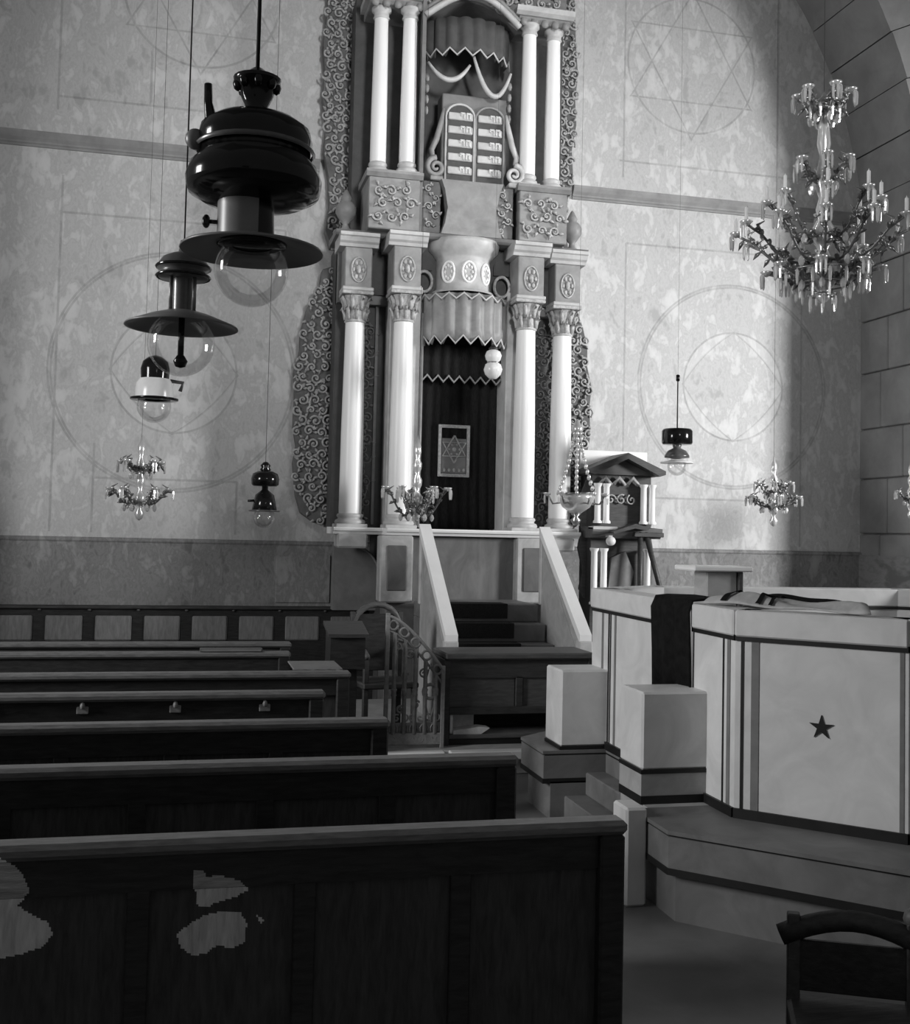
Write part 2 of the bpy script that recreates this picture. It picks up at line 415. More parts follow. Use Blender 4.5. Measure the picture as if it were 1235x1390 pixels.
# ------------------------------------------------------------------ ornament generators
def spiral(cx, cz, r, turns, s=1, a0=0.0, k=26):
    return [(cx+r*(1-.88*i/k)*math.cos(a0+s*turns*2*PI*i/k), cz+r*(1-.88*i/k)*math.sin(a0+s*turns*2*PI*i/k)) for i in range(k+1)]
def scrollwork(inside, x0, x1, z0, z1, y, step=.13, seed=1, th=.013, leaf=True, rel=1.0):
    rnd = random.Random(seed); b = MB()
    nz = max(1, int((z1-z0)/step)); nx = max(1, int((x1-x0)/step))
    for j in range(nz):
        for i in range(nx):
            cx = x0+(i+.5+(.25 if j % 2 else -.25)*.8)*(x1-x0)/nx+rnd.uniform(-.1, .1)*step
            cz = z0+(j+.5)*(z1-z0)/nz+rnd.uniform(-.12, .12)*step
            if not inside(cx, cz): continue
            r = step*rnd.uniform(.40, .56); s = rnd.choice((1, -1)); a = rnd.uniform(0, 2*PI)
            pts = [(px, y-.012*rel-.010*rel*q/26, pz) for q, (px, pz) in enumerate(spiral(cx, cz, r, 1.35, s, a))]
            b.tube(pts, [th*(1.15-.5*q/26) for q in range(27)], 4)
            b.blob((cx, y-.02*rel, cz), step*.12, .018*rel, step*.12, 6, 4)
            if leaf:
                for q in range(rnd.choice((2, 3, 4))):
                    an = a+q*2.1+rnd.uniform(-.4, .4); d = step*.66
                    lx, lz = cx+d*math.cos(an), cz+d*math.sin(an)
                    if not inside(lx, lz): continue
                    tip = (lx+.32*step*math.cos(an+.5), y-.006, lz+.32*step*math.sin(an+.5))
                    b.tube([(lx-.25*step*math.cos(an), y-.006, lz-.25*step*math.sin(an)), (lx, y-.026*rel, lz), tip], [.004, step*.15, .003], 5)
    return b
def star_poly(cx, cz, ro, ri, n=5, a0=PI/2):
    return [(cx+(ro if i % 2 == 0 else ri)*math.cos(a0+i*PI/n), cz+(ro if i % 2 == 0 else ri)*math.sin(a0+i*PI/n)) for i in range(2*n)]

# ------------------------------------------------------------------ the ark
ark = empty('torah_ark', (0, 0, 0), 'tall two-tiered carved ark with white columns against the painted wall', 'ark')
# --- base
b = MB().box(1.98, 3.60, 11.55, WY-.03, 0, 1.83); b.build('base_block', M['ark_dark'], ark)
MB().box(1.99, 3.60, 11.20, 11.56, 0, 1.84, .01).build('base_panel', M['base_marble'], ark)
for s in (-1, 1):
    b = MB().box(AX+s*.72-.17, AX+s*.72+.17, 11.08, 11.3, 1.16, 1.84, .015)
    pd = b.build('pedestal', M['rail'], ark)
    MB().box(AX+s*.72-.10, AX+s*.72+.10, 11.065, 11.09, 1.28, 1.74, .01).build('pedestal_panel', M['base_marble'], pd)
    MB().box(AX+s*1.13-.17, AX+s*1.13+.15, 11.33, 11.6, 1.70, 1.85, .02).build('bracket', M['ark_light'], ark)
# rounded side panel beside the base
poly = [(1.52, 1.03), (2.01, 1.03), (2.01, 1.40)]+[(1.66+.35*math.cos(a*PI/20), 1.40+.33*math.sin(a*PI/20)) for a in range(1, 10)]+[(1.62, 1.735), (1.52, 1.735)]
sp = MB().prism(poly, 11.78, 11.95, 'y').build('curved_side_panel', M['ark'], ark)
MB().tube([(1.66+.35*math.cos(a*PI/20), 11.77, 1.40+.33*math.sin(a*PI/20)) for a in range(0, 10)], .014, 6).build('panel_moulding', M['ark_mid'], sp)
# --- sills
def sill_prof(yf, yb, z): return [(yb, z-.07), (yf+.05, z-.07), (yf+.03, z-.045), (yf, z-.035), (yf-.01, z-.015), (yf, z), (yb, z)]
for (xa, xb, yf) in ((1.45, 2.0, 11.32), (1.96, 3.62, 11.05), (3.58, 4.13, 11.32)):
    moulding(sill_prof(yf, 11.9, 1.915), xa, xb).build('sill', M['column'], ark)
# --- lower back boards
for (xa, xb) in ((1.46, 2.02), (3.56, 4.12)):
    bb = MB().box(xa, xb, 11.72, WY-.03, 1.91, 4.95).build('back_board', M['ark_dark'], ark)
    MB().box(xa+.10, xa+.13, 11.69, 11.73, 1.95, 4.3).build('board_fillet', M['ark'], bb)
    MB().box(xb-.13, xb-.10, 11.69, 11.73, 1.95, 4.3).build('board_fillet', M['ark'], bb)
    scrollwork(lambda x, z: True, xa+.17, xb-.15, 2.0, 4.2, 11.715, .115, 5, .009, rel=.7).build('board_carving', M['ark'], bb)
# jambs and lintel round the opening
for (xa, xb) in ((2.0, 2.335), (3.28, 3.60)):
    MB().box(xa, xb, 11.42, 12.0, 1.91, 4.5, .01).build('jamb', M['ark_light'], ark)
MB().box(2.33, 3.29, 11.50, 12.0, 4.2, 5.0).build('lintel', M['ark_dark'], ark)
MB().box(2.33, 3.29, 11.95, 12.05, 1.91, 4.3).build('recess_back', M['ark_dark'], ark)
MB().tube([(2.345, 11.40, 1.93), (2.345, 11.40, 4.2)], .017, 8).build('edge_rod', M['ark_mid'], ark)
# --- lower columns
def column(x, y, z0, z1, r, cap=.32, nm='column'):
    h = z1-z0
    sh = MB().lathe([(r*1.0, z0+.14), (r*1.02, z0+.2), (r*1.0, z0+h*.4), (r*.86, z1-cap), (r*.86, z1-cap+.02)], (x, y, 0), 28).build(nm, M['column'], ark)
    b = MB().box(x-r*1.38, x+r*1.38, y-r*1.38, y+r*1.38, z0, z0+.035, .005)
    b.lathe([(r*1.3, z0+.035), (r*1.38, z0+.05), (r*1.3, z0+.075), (r*1.1, z0+.085), (r*1.08, z0+.1), (r*1.2, z0+.115), (r*1.15, z0+.135), (r*1.0, z0+.145)], (x, y, 0), 28)
    b.build('column_base', M['ark_light'], sh)
    if cap > .2:
        c = MB().lathe([(r*.86, z1-cap), (r*1.0, z1-cap+.012), (r*.9, z1-cap+.03), (r*.9, z1-cap*.5), (r*1.15, z1-.06), (r*1.25, z1-.04)], (x, y, 0), 20)
        for tier, (zb, zt, rr, n) in enumerate(((z1-cap+.03, z1-cap*.52, .92, 8), (z1-cap*.6, z1-.05, 1.02, 8))):
            for i in range(n):
                a = 2*PI*(i+.5*tier)/n; ca, sa = math.cos(a), math.sin(a)
                pts = [(x+r*q*ca, y+r*q*sa, zz) for q, zz in ((rr, zb), (rr*1.08, zb+(zt-zb)*.6), (rr*1.38, zt), (rr*1.46, zt-.03))]
                c.tube(pts, [.02, .026, .018, .008], 4)
        c.box(x-r*1.4, x+r*1.4, y-r*1.4, y+r*1.4, z1-.035, z1, .006)
    else:
        c = MB().lathe([(r*.86, z1-cap), (r*1.05, z1-cap+.015), (r*.95, z1-cap+.03), (r*.95, z1-.05), (r*1.25, z1-.03), (r*1.25, z1)], (x, y, 0), 20)
    c.build('capital', M['ark_light'] if cap < .2 else M['carving_light'], sh)
    return sh
OUT, INN = 1.15, .67
for x, y in ((AX-OUT, 11.5), (AX-INN, 11.3), (AX+INN, 11.3), (AX+OUT, 11.5)): column(x, y, 1.915, 4.38, .118)
# --- entablature blocks over the columns
def frieze_block(x, y, hw=.145):
    f = MB().box(x-hw, x+hw, y-.15, 11.75, 4.38, 4.84, .01).build('frieze_block', M['ark_mid'], ark)
    c = moulding([(11.75, 4.84), (y-.155, 4.84), (y-.17, 4.87), (y-.20, 4.89), (y-.22, 4.93), (y-.24, 4.94), (y-.24, 4.975), (11.75, 4.985)], x-hw-.06, x+hw+.06)
    c.build('block_cornice', M['ark_light'], f)
    o = MB(); 
    o.tube([(x+.075*math.cos(a*PI/10), y-.155, 4.60+.13*math.sin(a*PI/10)) for a in range(21)], .010, 5)
    for p in range(6): o.blob((x+.05*math.cos(p*PI/3), y-.155, 4.60+.085*math.sin(p*PI/3)), .02, .012, .028, 6, 4)
    o.blob((x, y-.16, 4.60), .028, .02, .05, 8, 4)
    o.build('carved_oval', M['carving_light'], f)
    MB().box(x-hw-.02, x+hw+.02, y-.17, y+.1, 4.38, 4.42, .008).build('block_fillet', M['ark_light'], f)
for x, y in ((AX-OUT, 11.5), (AX-INN, 11.3), (AX+INN, 11.3), (AX+OUT, 11.5)): frieze_block(x, y)
# dark arched recesses between the blocks
def arched(xc, hw, z0, zs, y, nm, mat, par):
    poly = [(xc-hw, z0), (xc+hw, z0), (xc+hw, zs)]+[(xc+hw*math.cos(a*PI/10), zs+hw*.7*math.sin(a*PI/10)) for a in range(1, 10)]+[(xc-hw, zs)]
    return MB().prism(poly, y, y+.05, 'y').build(nm, mat, par)
rb = MB().box(1.46, 4.12, 11.62, 11.8, 4.3, 5.0).build('frieze_board', M['ark'], ark)
for xc, hw, y in ((AX-.92, .10, 11.585), (AX+.92, .10, 11.585)): arched(xc, hw, 4.40, 4.80, y, 'arched_recess', M['ark_dark'], rb)
for s in (-1, 1):
    rr2 = arched(AX+s*.44, .095, 4.68, 4.78, 11.47, 'arched_recess', M['ark_dark'], rb)
    MB().tube([(AX+s*.43+.085*math.cos(a*PI/10), 11.44, 4.55+.11*math.sin(a*PI/10)) for a in range(21)], .018, 6).build('carved_ring', M['carving_light'], rb)
# cornice joining the storeys
for (xa, xb, yf) in ((1.40, 2.02, 11.36), (3.56, 4.18, 11.36), (1.98, 3.60, 11.22)):
    moulding([(12.0, 4.97), (yf+.05, 4.97), (yf+.02, 4.99), (yf, 5.02), (12.0, 5.05)], xa, xb).build('middle_cornice', M['ark'], ark)
# convex drum over the opening
dy = 11.50
drum = MB().lathe([(.36, 4.42), (.34, 4.45), (.30, 4.46), (.295, 4.80), (.31, 4.82), (.34, 4.86), (.38, 4.90), (.39, 4.95), (.40, 4.99), (.0, 5.0)], (AX, dy, 0), 32, PI, 2*PI).build('drum_frieze', M['ark_light'], ark)
for an in (-.75, 0, .75):
    a = -PI/2+an; cx, cy = AX+.30*math.cos(a), dy+.30*math.sin(a); tx, ty = -math.sin(a), math.cos(a)
    o = MB().tube([(cx+tx*.07*math.cos(q*PI/10), cy+ty*.07*math.cos(q*PI/10), 4.635+.11*math.sin(q*PI/10)) for q in range(21)], .014, 6)
    for q in range(8): o.blob((cx+tx*.04*math.cos(q*PI/4), cy+ty*.04*math.cos(q*PI/4), 4.635+.07*math.sin(q*PI/4)), .014, .014, .02, 6, 4)
    o.build('medallion', M['column'], drum)
# carved lambrequin: fluted fringe hanging from the drum
def lambrequin(cx, cy, rad, sx, z0, z1, a_span, n, nm, mat, par, zig=.09, upper=True):
    b = MB(); v = []; f = []; k = n*6
    rows = [0, .3, .7, 1.0]
    for j, t_ in enumerate(rows):
        for i in range(k+1):
            ph = i/6.0; a = -PI/2-a_span/2+a_span*i/k
            rr = rad+.018*math.cos(2*PI*ph)
            zt = z1-(z1-z0)*t_
            zb = abs((ph % 1)-.5)*2
            if t_ == 1.0: zt += zig*zb
            v.append((cx+sx*rr*math.cos(a), cy+rr*math.sin(a), zt))
    for j in range(len(rows)-1):
        for i in range(k): p = j*(k+1)+i; f.append((p, p+1, p+k+2, p+k+1))
    b.add(v, f, True)
    o = b.build(nm, mat, par)
    md = o.modifiers.new('thick', 'SOLIDIFY'); md.thickness = .02
    for nm2, tb in (('zigzag_edge', 1.0), ('upper_edge', 0.12))[:2 if upper else 1]:
        pts = []
        for i in range(n*2+1):
            a = -PI/2-a_span/2+a_span*i/(n*2); rr = rad+.03
            z = z1-(z1-z0)*tb+(zig if i % 2 == 0 else 0)*(1 if tb == 1 else .7)
            pts.append((cx+sx*rr*math.cos(a), cy+rr*math.sin(a), z))
        MB().tube(pts, .013, 5).build(nm2, M['ark_light'], o)
    return o
lambrequin(AX+.02, 11.55, .38, 1.2, 3.86, 4.40, PI*.94, 9, 'lambrequin', M['ark_mid'], ark)

# --- upper storey
MB().box(1.60, 3.98, 11.78, WY-.03, 5.0, 7.7).build('upper_board', M['ark_dark'], ark)
for s in (-1, 1):
    xc = AX+s*.815
    p = MB().box(xc-.27, xc+.27, 11.22, 11.8, 5.02, 5.58, .01).build('plinth', M['ark_mid'], ark)
    scrollwork(lambda x, z: True, xc-.22, xc+.22, 5.08, 5.50, 11.215, .115, 11+s, .012).build('plinth_carving', M['carving_light'], p)
    moulding([(11.8, 5.56), (11.20, 5.56), (11.17, 5.60), (11.17, 5.63), (11.8, 5.63)], xc-.30, xc+.30).build('plinth_cap', M['ark_mid'], p)
    for dx, yy in ((-.15*s*-1, 11.41), (.15*s*-1, 11.36)):
        pass
    column(AX+s*.965, 11.43, 5.63, 7.44, .085, .12, 'upper_column')
    column(AX+s*.665, 11.36, 5.63, 7.44, .085, .12, 'upper_column')
    e = MB().box(xc-.29, xc+.29, 11.30, 11.8, 7.44, 7.52, .008).build('upper_entablature', M['ark_mid'], ark)
    moulding([(11.8, 7.52), (11.28, 7.52), (11.24, 7.55), (11.22, 7.60), (11.8, 7.60)], xc-.33, xc+.33).build('upper_cornice', M['ark_light'], e)
    for q in range(5): MB().blob((xc-.24+.12*q, 11.29, 7.45), .045, .03, .05, 8, 4).build('carved_drop', M['ark_mid'], e)
    p2 = MB().box(xc-.27, xc+.27, 11.36, 11.8, 7.60, 8.3, .01).build('attic', M['ark'], ark)
    scrollwork(lambda x, z: True, xc-.24, xc+.24, 7.64, 8.26, 11.355, .12, 21+s, .012).build('attic_carving', M['carving'], p2)
    if s < 0: MB().box(AX+s*.53-.02, AX+s*.53+.02, 11.25, 11.8, 5.02, 7.55).build('edge_fillet', M['ark'], ark)
    # carved panel next to the tablets' base
    p3 = MB().box(AX+s*.40-.10, AX+s*.40+.10, 11.3, 11.8, 5.04, 5.60, .01).build('side_plinth', M['ark'], ark)
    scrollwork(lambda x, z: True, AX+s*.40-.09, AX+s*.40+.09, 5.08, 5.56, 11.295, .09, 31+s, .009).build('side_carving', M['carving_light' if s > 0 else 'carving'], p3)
# plain flared centre plinth
fp = [(-.33, 5.02), (.33, 5.02), (.29, 5.14), (.265, 5.3), (.30, 5.5), (.34, 5.60), (-.34, 5.60), (-.30, 5.5), (-.265, 5.3), (-.29, 5.14)]
MB().prism([(AX+.02+x, z) for x, z in fp], 11.20, 11.7, 'y').build('centre_plinth', M['ark_mid'], ark)
# tablets
TY = 11.42
def tablet_outline(xc, hw, z0, zs):
    return [(xc-hw, z0), (xc+hw, z0), (xc+hw, zs)]+[(xc+hw*math.cos(a*PI/12), zs+hw*.9*math.sin(a*PI/12)) for a in range(1, 12)]+[(xc-hw, zs)]
rnd = random.Random(4)
for s in (-1, 1):
    xc = AX+.085+s*.165
    tb = MB().prism(tablet_outline(xc, .158, 5.62, 6.36), TY, TY+.09, 'y').build('tablet', M['ark_dark'], ark)
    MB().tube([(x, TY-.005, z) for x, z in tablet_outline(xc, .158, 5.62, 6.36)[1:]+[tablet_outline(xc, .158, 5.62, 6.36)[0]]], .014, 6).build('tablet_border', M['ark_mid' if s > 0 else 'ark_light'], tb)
    for i in range(5):
        z = 5.70+i*.148
        MB().box(xc-.135, xc+.135, TY-.03, TY+.01, z+.030, z+.110, .008).build('text_bar', M['ark_light'], tb)
        g = MB()
        x = xc+.11
        for q in range(2):          # two bright lettered words at the reading side of each line
            wdt = .052
            g.box(x-wdt, x, TY-.045, TY-.02, z+.088, z+.112, .004); g.box(x-.016, x, TY-.045, TY-.02, z+.04, z+.10, .004)
            g.box(x-wdt, x-wdt+.016, TY-.045, TY-.02, z+.04+.03*(q % 2), z+.10, .004)
            x -= wdt+.012
        g.build('lettering', M['gilt'], tb)
MB().box(AX-.28, AX+.45, TY+.02, TY+.25, 5.58, 6.62, .01).build('tablet_board', M['ark'], ark)
# volutes beside the tablets
for s in (-1, 1):
    xv = AX+(.085 if s > 0 else .06)+s*.42; zc = 5.75
    sp_ = spiral(xv, zc, .105, 1.7, -s, PI/2 if s > 0 else PI/2, 34)
    pts = [(xv-s*.085, TY-.05, 6.42), (xv-s*.06, TY-.05, 6.28), (xv-s*.01, TY-.05, 6.08), (xv+s*.04*1, TY-.05, 5.96), (xv+s*.03, TY-.05, 5.88)]
    v1 = MB().tube(pts, [.012, .028, .034, .03, .03], 6)
    v1.tube([(x, TY-.12, z) for x, z in sp_], [.032*(1-.5*i/34) for i in range(35)], 6)
    v1.box(xv-.07, xv+.07, TY-.16, TY, 5.60, 5.65, .008)
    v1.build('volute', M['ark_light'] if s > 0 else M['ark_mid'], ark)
# canopy cornice, upper fringe, swags
pts = [(AX-.52+1.04*i/24, 11.26-.10*math.sin(PI*i/24), 7.36+.24*math.sin(PI*i/24)) for i in range(25)]
MB().tube(pts, .035, 8).build('canopy_arch', M['ark_light'], ark)
MB().tube([(x, y+.02, z+.075) for x, y, z in pts], .025, 8).build('canopy_moulding', M['ark_mid'], ark)
poly = [(x, z) for x, y, z in pts]+[(AX+.52, 8.2), (AX-.52, 8.2)]
cc = MB().prism(poly, 11.35, 11.75, 'y').build('canopy_board', M['ark'], ark)
scrollwork(lambda x, z: z > 7.45+.2*math.sin(PI*(x-AX+.52)/1.04), AX-.45, AX+.45, 7.5, 8.15, 11.345, .13, 44, .013).build('canopy_carving', M['carving'], cc)
lambrequin(AX, 11.62, .34, 1.35, 6.98, 7.40, PI*.96, 9, 'upper_lambrequin', M['ark_dark'], ark, .08, False)
for (xa, za, xb, zb, zm) in ((2.33, 6.90, 2.79, 6.92, 6.72), (2.82, 7.06, 3.25, 6.88, 6.60)):
    q = []
    for i in range(17):
        t_ = i/16; sag = 4*t_*(1-t_)
        q.append((xa+(xb-xa)*t_, 11.36-.03*sag, za+(zb-za)*t_-sag*((za+zb)/2-zm)))
    MB().tube(q, [.014+.016*math.sin(PI*i/16) for i in range(17)], 7).build('swag', M['ark_light'], ark)
sw = MB()
for s in (-1, 1):
    for i in range(4): sw.blob((AX+s*.46, 11.40, 6.75-.12*i), .03-.003*i, .02, .05, 8, 4)
sw.build('side_drop', M['ark_mid'], ark)
# --- carved wings
def wing(s, outline, name, seed, y, mat='wing_ground', th=.014):
    poly = [(AX+s*x, z) for x, z in outline]
    wv = MB().prism(poly, y, WY-.01, 'y').build(name, M[mat], ark)
    xs = [p[0] for p in poly]; zs = [p[1] for p in poly]
    def inside(x, z):
        c = False; j = len(poly)-1
        for i in range(len(poly)):
            (xi, zi), (xj, zj) = poly[i], poly[j]
            if (zi > z) != (zj > z) and x < (xj-xi)*(z-zi)/(zj-zi)+xi: c = not c
            j = i
        return c
    scrollwork(inside, min(xs), max(xs), min(zs), max(zs), y, .115, seed, th).build('wing_carving', M['carving'], wv)
low = [(1.30, 1.93), (1.46, 1.96), (1.60, 2.06), (1.66, 2.25), (1.70, 2.6), (1.67, 2.8), (1.71, 3.0), (1.70, 3.4), (1.72, 3.6), (1.66, 3.85), (1.66, 4.05), (1.60, 4.3), (1.55, 4.42), (1.46, 4.6), (1.44, 4.75), (1.30, 4.8)]
upw = [(1.13, 5.0), (1.36, 5.02), (1.42, 5.2), (1.38, 5.5), (1.40, 5.8), (1.46, 6.1), (1.44, 6.4), (1.49, 6.7), (1.47, 7.0), (1.50, 7.3), (1.47, 7.6), (1.44, 8.2), (1.15, 8.3)]
for s in (-1, 1):
    wing(s, low, 'lower_wing', 50+s, 12.08)
    wing(s, upw, 'upper_wing', 60+s, 12.12)
    # urns on the outer ends of the middle cornice
    MB().lathe([(0, 0), (.07, 0), (.075, .02), (.04, .05), (.03, .09), (.07, .14), (.105, .20), (.11, .26), (.085, .31), (.05, .34), (.06, .37), (.045, .40), (.02, .45), (0, .47)], (AX+s*1.27, 11.58, 5.04), 16).build('urn', M['ark_mid'], ark)

# --- curtain, valance and eternal light (things of their own)
cu = empty('ark_curtain', (AX+.02, 11.78, 1.93), 'long dark velvet curtain with a framed star panel hanging in the ark', 'curtain')
def drape(x0, x1, y, z0, z1, folds, amp, zig=0):
    b = MB(); v = []; f = []; k = folds*8; rows = 9
    for j in range(rows+1):
        t_ = j/rows
        for i in range(k+1):
            ph = i/8
            a = amp*(.55+.45*t_)
            z = z1-(z1-z0)*t_
            if zig and j == rows: z += zig*abs((ph % 1)-.5)*2
            v.append((x0+(x1-x0)*i/k, y+a*math.sin(2*PI*ph+.6*math.sin(3*t_))+.4*a*math.sin(2*PI*ph*.43+1), z))
    for j in range(rows):
        for i in range(k): p = j*(k+1)+i; f.append((p, p+1, p+k+2, p+k+1))
    return b.add(v, f, True)
o = drape(-.49, .49, 0, 0, 1.95, 9, .018).build('curtain_cloth', M['curtain'], cu); o.modifiers.new('t', 'SOLIDIFY').thickness = .012
fr0, fr1, fz0, fz1 = -.19, .165, .56, 1.13
fo = MB()
for q in ((fr0, fr0+.035, fz0, fz1), (fr1-.035, fr1, fz0, fz1), (fr0+.035, fr1-.035, fz1-.035, fz1), (fr0+.035, fr1-.035, fz0, fz0+.035)):
    fo.box(q[0], q[1], -.055, -.03, q[2], q[3], .004)
fo = fo.build('panel_border', M['embroidery'], cu)
MB().box(fr0+.04, fr1-.04, -.052, -.035, fz0+.04, .98, .004).build('embroidered_panel', M['ark'], cu)
st = MB(); cx, cz = (fr0+fr1)/2, .86
for s in (1, -1):
    tri = [(cx+.15*math.cos(s*PI/2+k*2*PI/3), cz+.15*math.sin(s*PI/2+k*2*PI/3)) for k in range(3)]
    st.tube([(x, -.062, z) for x, z in tri+[tri[0]]], .011, 5)
for k in range(6): st.blob((cx+.06*math.cos(k*PI/3), -.06, cz+.06*math.sin(k*PI/3)), .014, .008, .014, 6, 4)
st.blob((cx, -.06, cz), .025, .01, .025, 8, 4)
for k in range(5): st.blob((fr0+.07+.055*k, -.058, fz0+.075), .016, .008, .022, 6, 4)
st.build('embroidered_star', M['embroidery'], cu)
va = empty('curtain_valance', (AX+.02, 11.64, 3.50), 'short dark valance with a zigzag fringe above the ark curtain', 'valance')
o = drape(-.475, .475, 0, 0, .42, 8, .014, .07).build('valance_cloth', M['curtain'], va); o.modifiers.new('t', 'SOLIDIFY').thickness = .01
MB().tube([(-.475+.95*i/16, -.03, (.07 if i % 2 == 0 else 0)+.01) for i in range(17)], .015, 5).build('zigzag_fringe', M['trim_thread'], va)
CEIL = 11.5
def hang(par, z, r=.006, x=0, y=0, mat='iron_dark'):
    return MB().tube([(x, y, z), (x, y, CEIL-.002-par.location.z)], r, 5).build('suspension_wire', M[mat], par)
et = empty('eternal_light', (2.91, 10.6, 3.42), 'small white two-globe glass lamp hanging before the ark lambrequin', 'lamp')
MB().lathe([(0, 0), (.04, .01), (.08, .05), (.095, .10), (.08, .15), (.05, .17)], n=16).build('lower_globe', M['milk'], et)
MB().lathe([(.05, .17), (.075, .20), (.085, .24), (.07, .28), (.035, .30)], n=16).build('upper_globe', M['milk'], et)
MB().lathe([(.055, .16), (.065, .17), (.055, .18)], n=16).build('collar', M['brass'], et)
MB().lathe([(.04, .295), (.05, .31), (.02, .34), (.0, .36)], n=12).build('cap', M['iron_dark'], et)
hang(et, .355, .0012)

# ------------------------------------------------------------------ ark stairs, balustrades, gate
PZ = .2
dais = empty('ark_dais', (2.8, 9.8, 0), 'low marble dais with white threshold strips beneath gate, desk and stair', 'dais')
plat = empty('ark_stair', (0, 0, 0), 'carpeted marble stair climbing to the ark between sloping balustrades', 'stairs')
def dz(mb): mb.v = [(x-2.8, y-9.8, z) for x, y, z in mb.v]; return mb
dz(MB().box(1.45, 4.15, 8.42, 11.04, 0, PZ, .01)).build('slab', M['marble_grey'], dais)
dz(MB().box(1.46, 1.98, 8.36, 8.44, PZ-.07, PZ, .008)).build('threshold', M['column'], dais)
dz(MB().box(2.02, 3.30, 8.34, 8.44, PZ-.07, PZ, .008)).build('threshold', M['column'], dais)
NS = 6; RISE = (1.2-PZ)/NS; RUN = .235
for i in range(NS):
    y = 10.3-RUN*(NS-1-i); zt = PZ+RISE*(i+1)
    st_ = MB().box(2.256, 3.334, y, 11.06, zt-RISE, zt, .008).build('step', M['marble_step'], plat)
    MB().box(2.36, 3.02, y-.012, min(y+RUN, 11.05), zt-.01, zt+.008).box(2.36, 3.02, y-.014, y, zt-RISE+.035, zt+.006).build('carpet_runner', M['carpet'], st_)
for s, X in ((-1, 2.195), (1, 3.395)):
    bl = empty('balustrade', (X, 9.7, PZ), 'sloping marble balustrade on the %s side of the ark stair' % ('left' if s < 0 else 'right'), 'balustrade')
    ya, yb = 9.17-9.7, 10.3-9.7; za, zb = 1.0-PZ, 1.93-PZ
    MB().prism([(ya, 0), (yb, 0), (yb, zb-.05), (ya, za-.05)], -.035, .035, 'x').build('panel', M['rail'], bl)
    dx = .055
    v = [(x, y, z) for x in (-dx, dx) for y, z in ((ya-.04, za-.06), (yb+.03, zb-.05), (yb+.03, zb+.03), (ya-.04, za+.02))]
    MB().add(v, [(0, 1, 2, 3), (7, 6, 5, 4), (0, 4, 5, 1), (1, 5, 6, 2), (2, 6, 7, 3), (3, 7, 4, 0)]).build('handrail', M['column'], bl)
    MB().box(-.05, .05, yb-.03, yb+.04, 1.0-.0, zb-.03, .008).build('end_post', M['ark_light'], bl)
    MB().box(-.06, .06, ya-.05, ya+.05, 0, za-.03, .01).build('newel', M['ark_light'], bl)
    # inset carved field on the faces
    for sx in (-1, 1):
        MB().prism([(ya+.1, .25), (yb-.08, .75), (yb-.08, zb-.18), (ya+.1, za-.12)], sx*.036-.004, sx*.036+.004, 'x').build('inset_field', M['marble_grey'], bl)

def gate():
    g = empty('iron_gate', (1.53, 8.52, PZ), 'openwork cast-iron gate with scrolled sloping top before the ark stair', 'gate')
    W_ = .46; H_ = 1.05; HR = .62
    def top(x): return H_-.02-(H_-HR)*(x/W_)**1.5
    b = MB().box(-.012, .022, -.012, .012, 0, H_, .004).build('gate_stile', M['iron'], g)
    MB().box(W_-.02, W_+.012, -.012, .012, 0, HR+.02, .004).build('gate_stile', M['iron'], g)
    MB().box(0, W_, -.010, .010, .03, .12, .004).build('bottom_rail', M['iron'], g)
    # pierced sloping top rail
    n = 14
    tb = MB().tube([(W_*i/n, 0, top(W_*i/n)) for i in range(n+1)], .014, 5).tube([(W_*i/n, 0, top(W_*i/n)-.115) for i in range(n+1)], .010, 5)
    tb.build('top_rail', M['iron'], g)
    for i in range(5):
        x = .05+.09*i; z = top(x)-.058
        MB().tube([(x+.036*math.cos(a*PI/6), 0, z+.036*math.sin(a*PI/6)) for a in range(13)], .010, 5).build('rail_ring', M['iron'], g)
    for i in range(5):
        x = .065+.083*i
        z1 = top(x)-.11
        MB().tube([(x, 0, .11), (x, 0, z1)], .017, 6).build('bar', M['iron'], g)
    for i in range(5):
        x = .065+.083*i
        MB().lathe([(.0, .40), (.024, .41), (.018, .435), (.026, .46), (.0, .475)], (x, 0, 0), 8).build('bar_knot', M['iron'], g)
        for s in (-1, 1):
            MB().tube([(x+s*px*1.0, 0, pz) for px, pz in [(.0, .16), (.018, .19), (.034, .16), (.03, .13), (.02, .14)]], .007, 4).build('bar_scroll', M['iron'], g)
    x = .355
    ro = MB().tube([(x+.055*math.cos(a*PI/8), 0, .44+.055*math.sin(a*PI/8)) for a in range(17)], .014, 6).build('rosette_ring', M['iron'], g)
    for zz0, sg in ((.51, 1), (.37, -1)):
        MB().tube([(x-.045, 0, zz0), (x, 0, zz0+sg*.15), (x+.045, 0, zz0)], .010, 5).build('pointed_leaf', M['iron'], g)
    for i in range(6):
        MB().tube([(px, -.006, pz) for px, pz in spiral(.05+.075*i, .075, .034, 1.2, (-1)**i, 0, 14)], .006, 4).build('scroll', M['iron'], g)
        MB().tube([(px, 0, pz) for px, pz in spiral(.09+.063*i, .235, .033, 1.1, (-1)**i, 1, 14)], .008, 4).build('scroll', M['iron'], g)
    for (cx_, cz_, r_) in ((.09, .80, .05), (.19, .73, .045), (.30, .58, .04), (.15, .56, .035), (.24, .34, .035), (.12, .30, .035)):
        MB().tube([(px, 0, pz) for px, pz in spiral(cx_, cz_, r_, 1.4, 1, .5, 20)], .010, 4).build('scroll', M['iron'], g)
    # pale panel of plate backing the lower ornament
    MB().box(.0, W_, .006, .010, .12, .20).build('kick_plate', M['iron'], g)
gate()

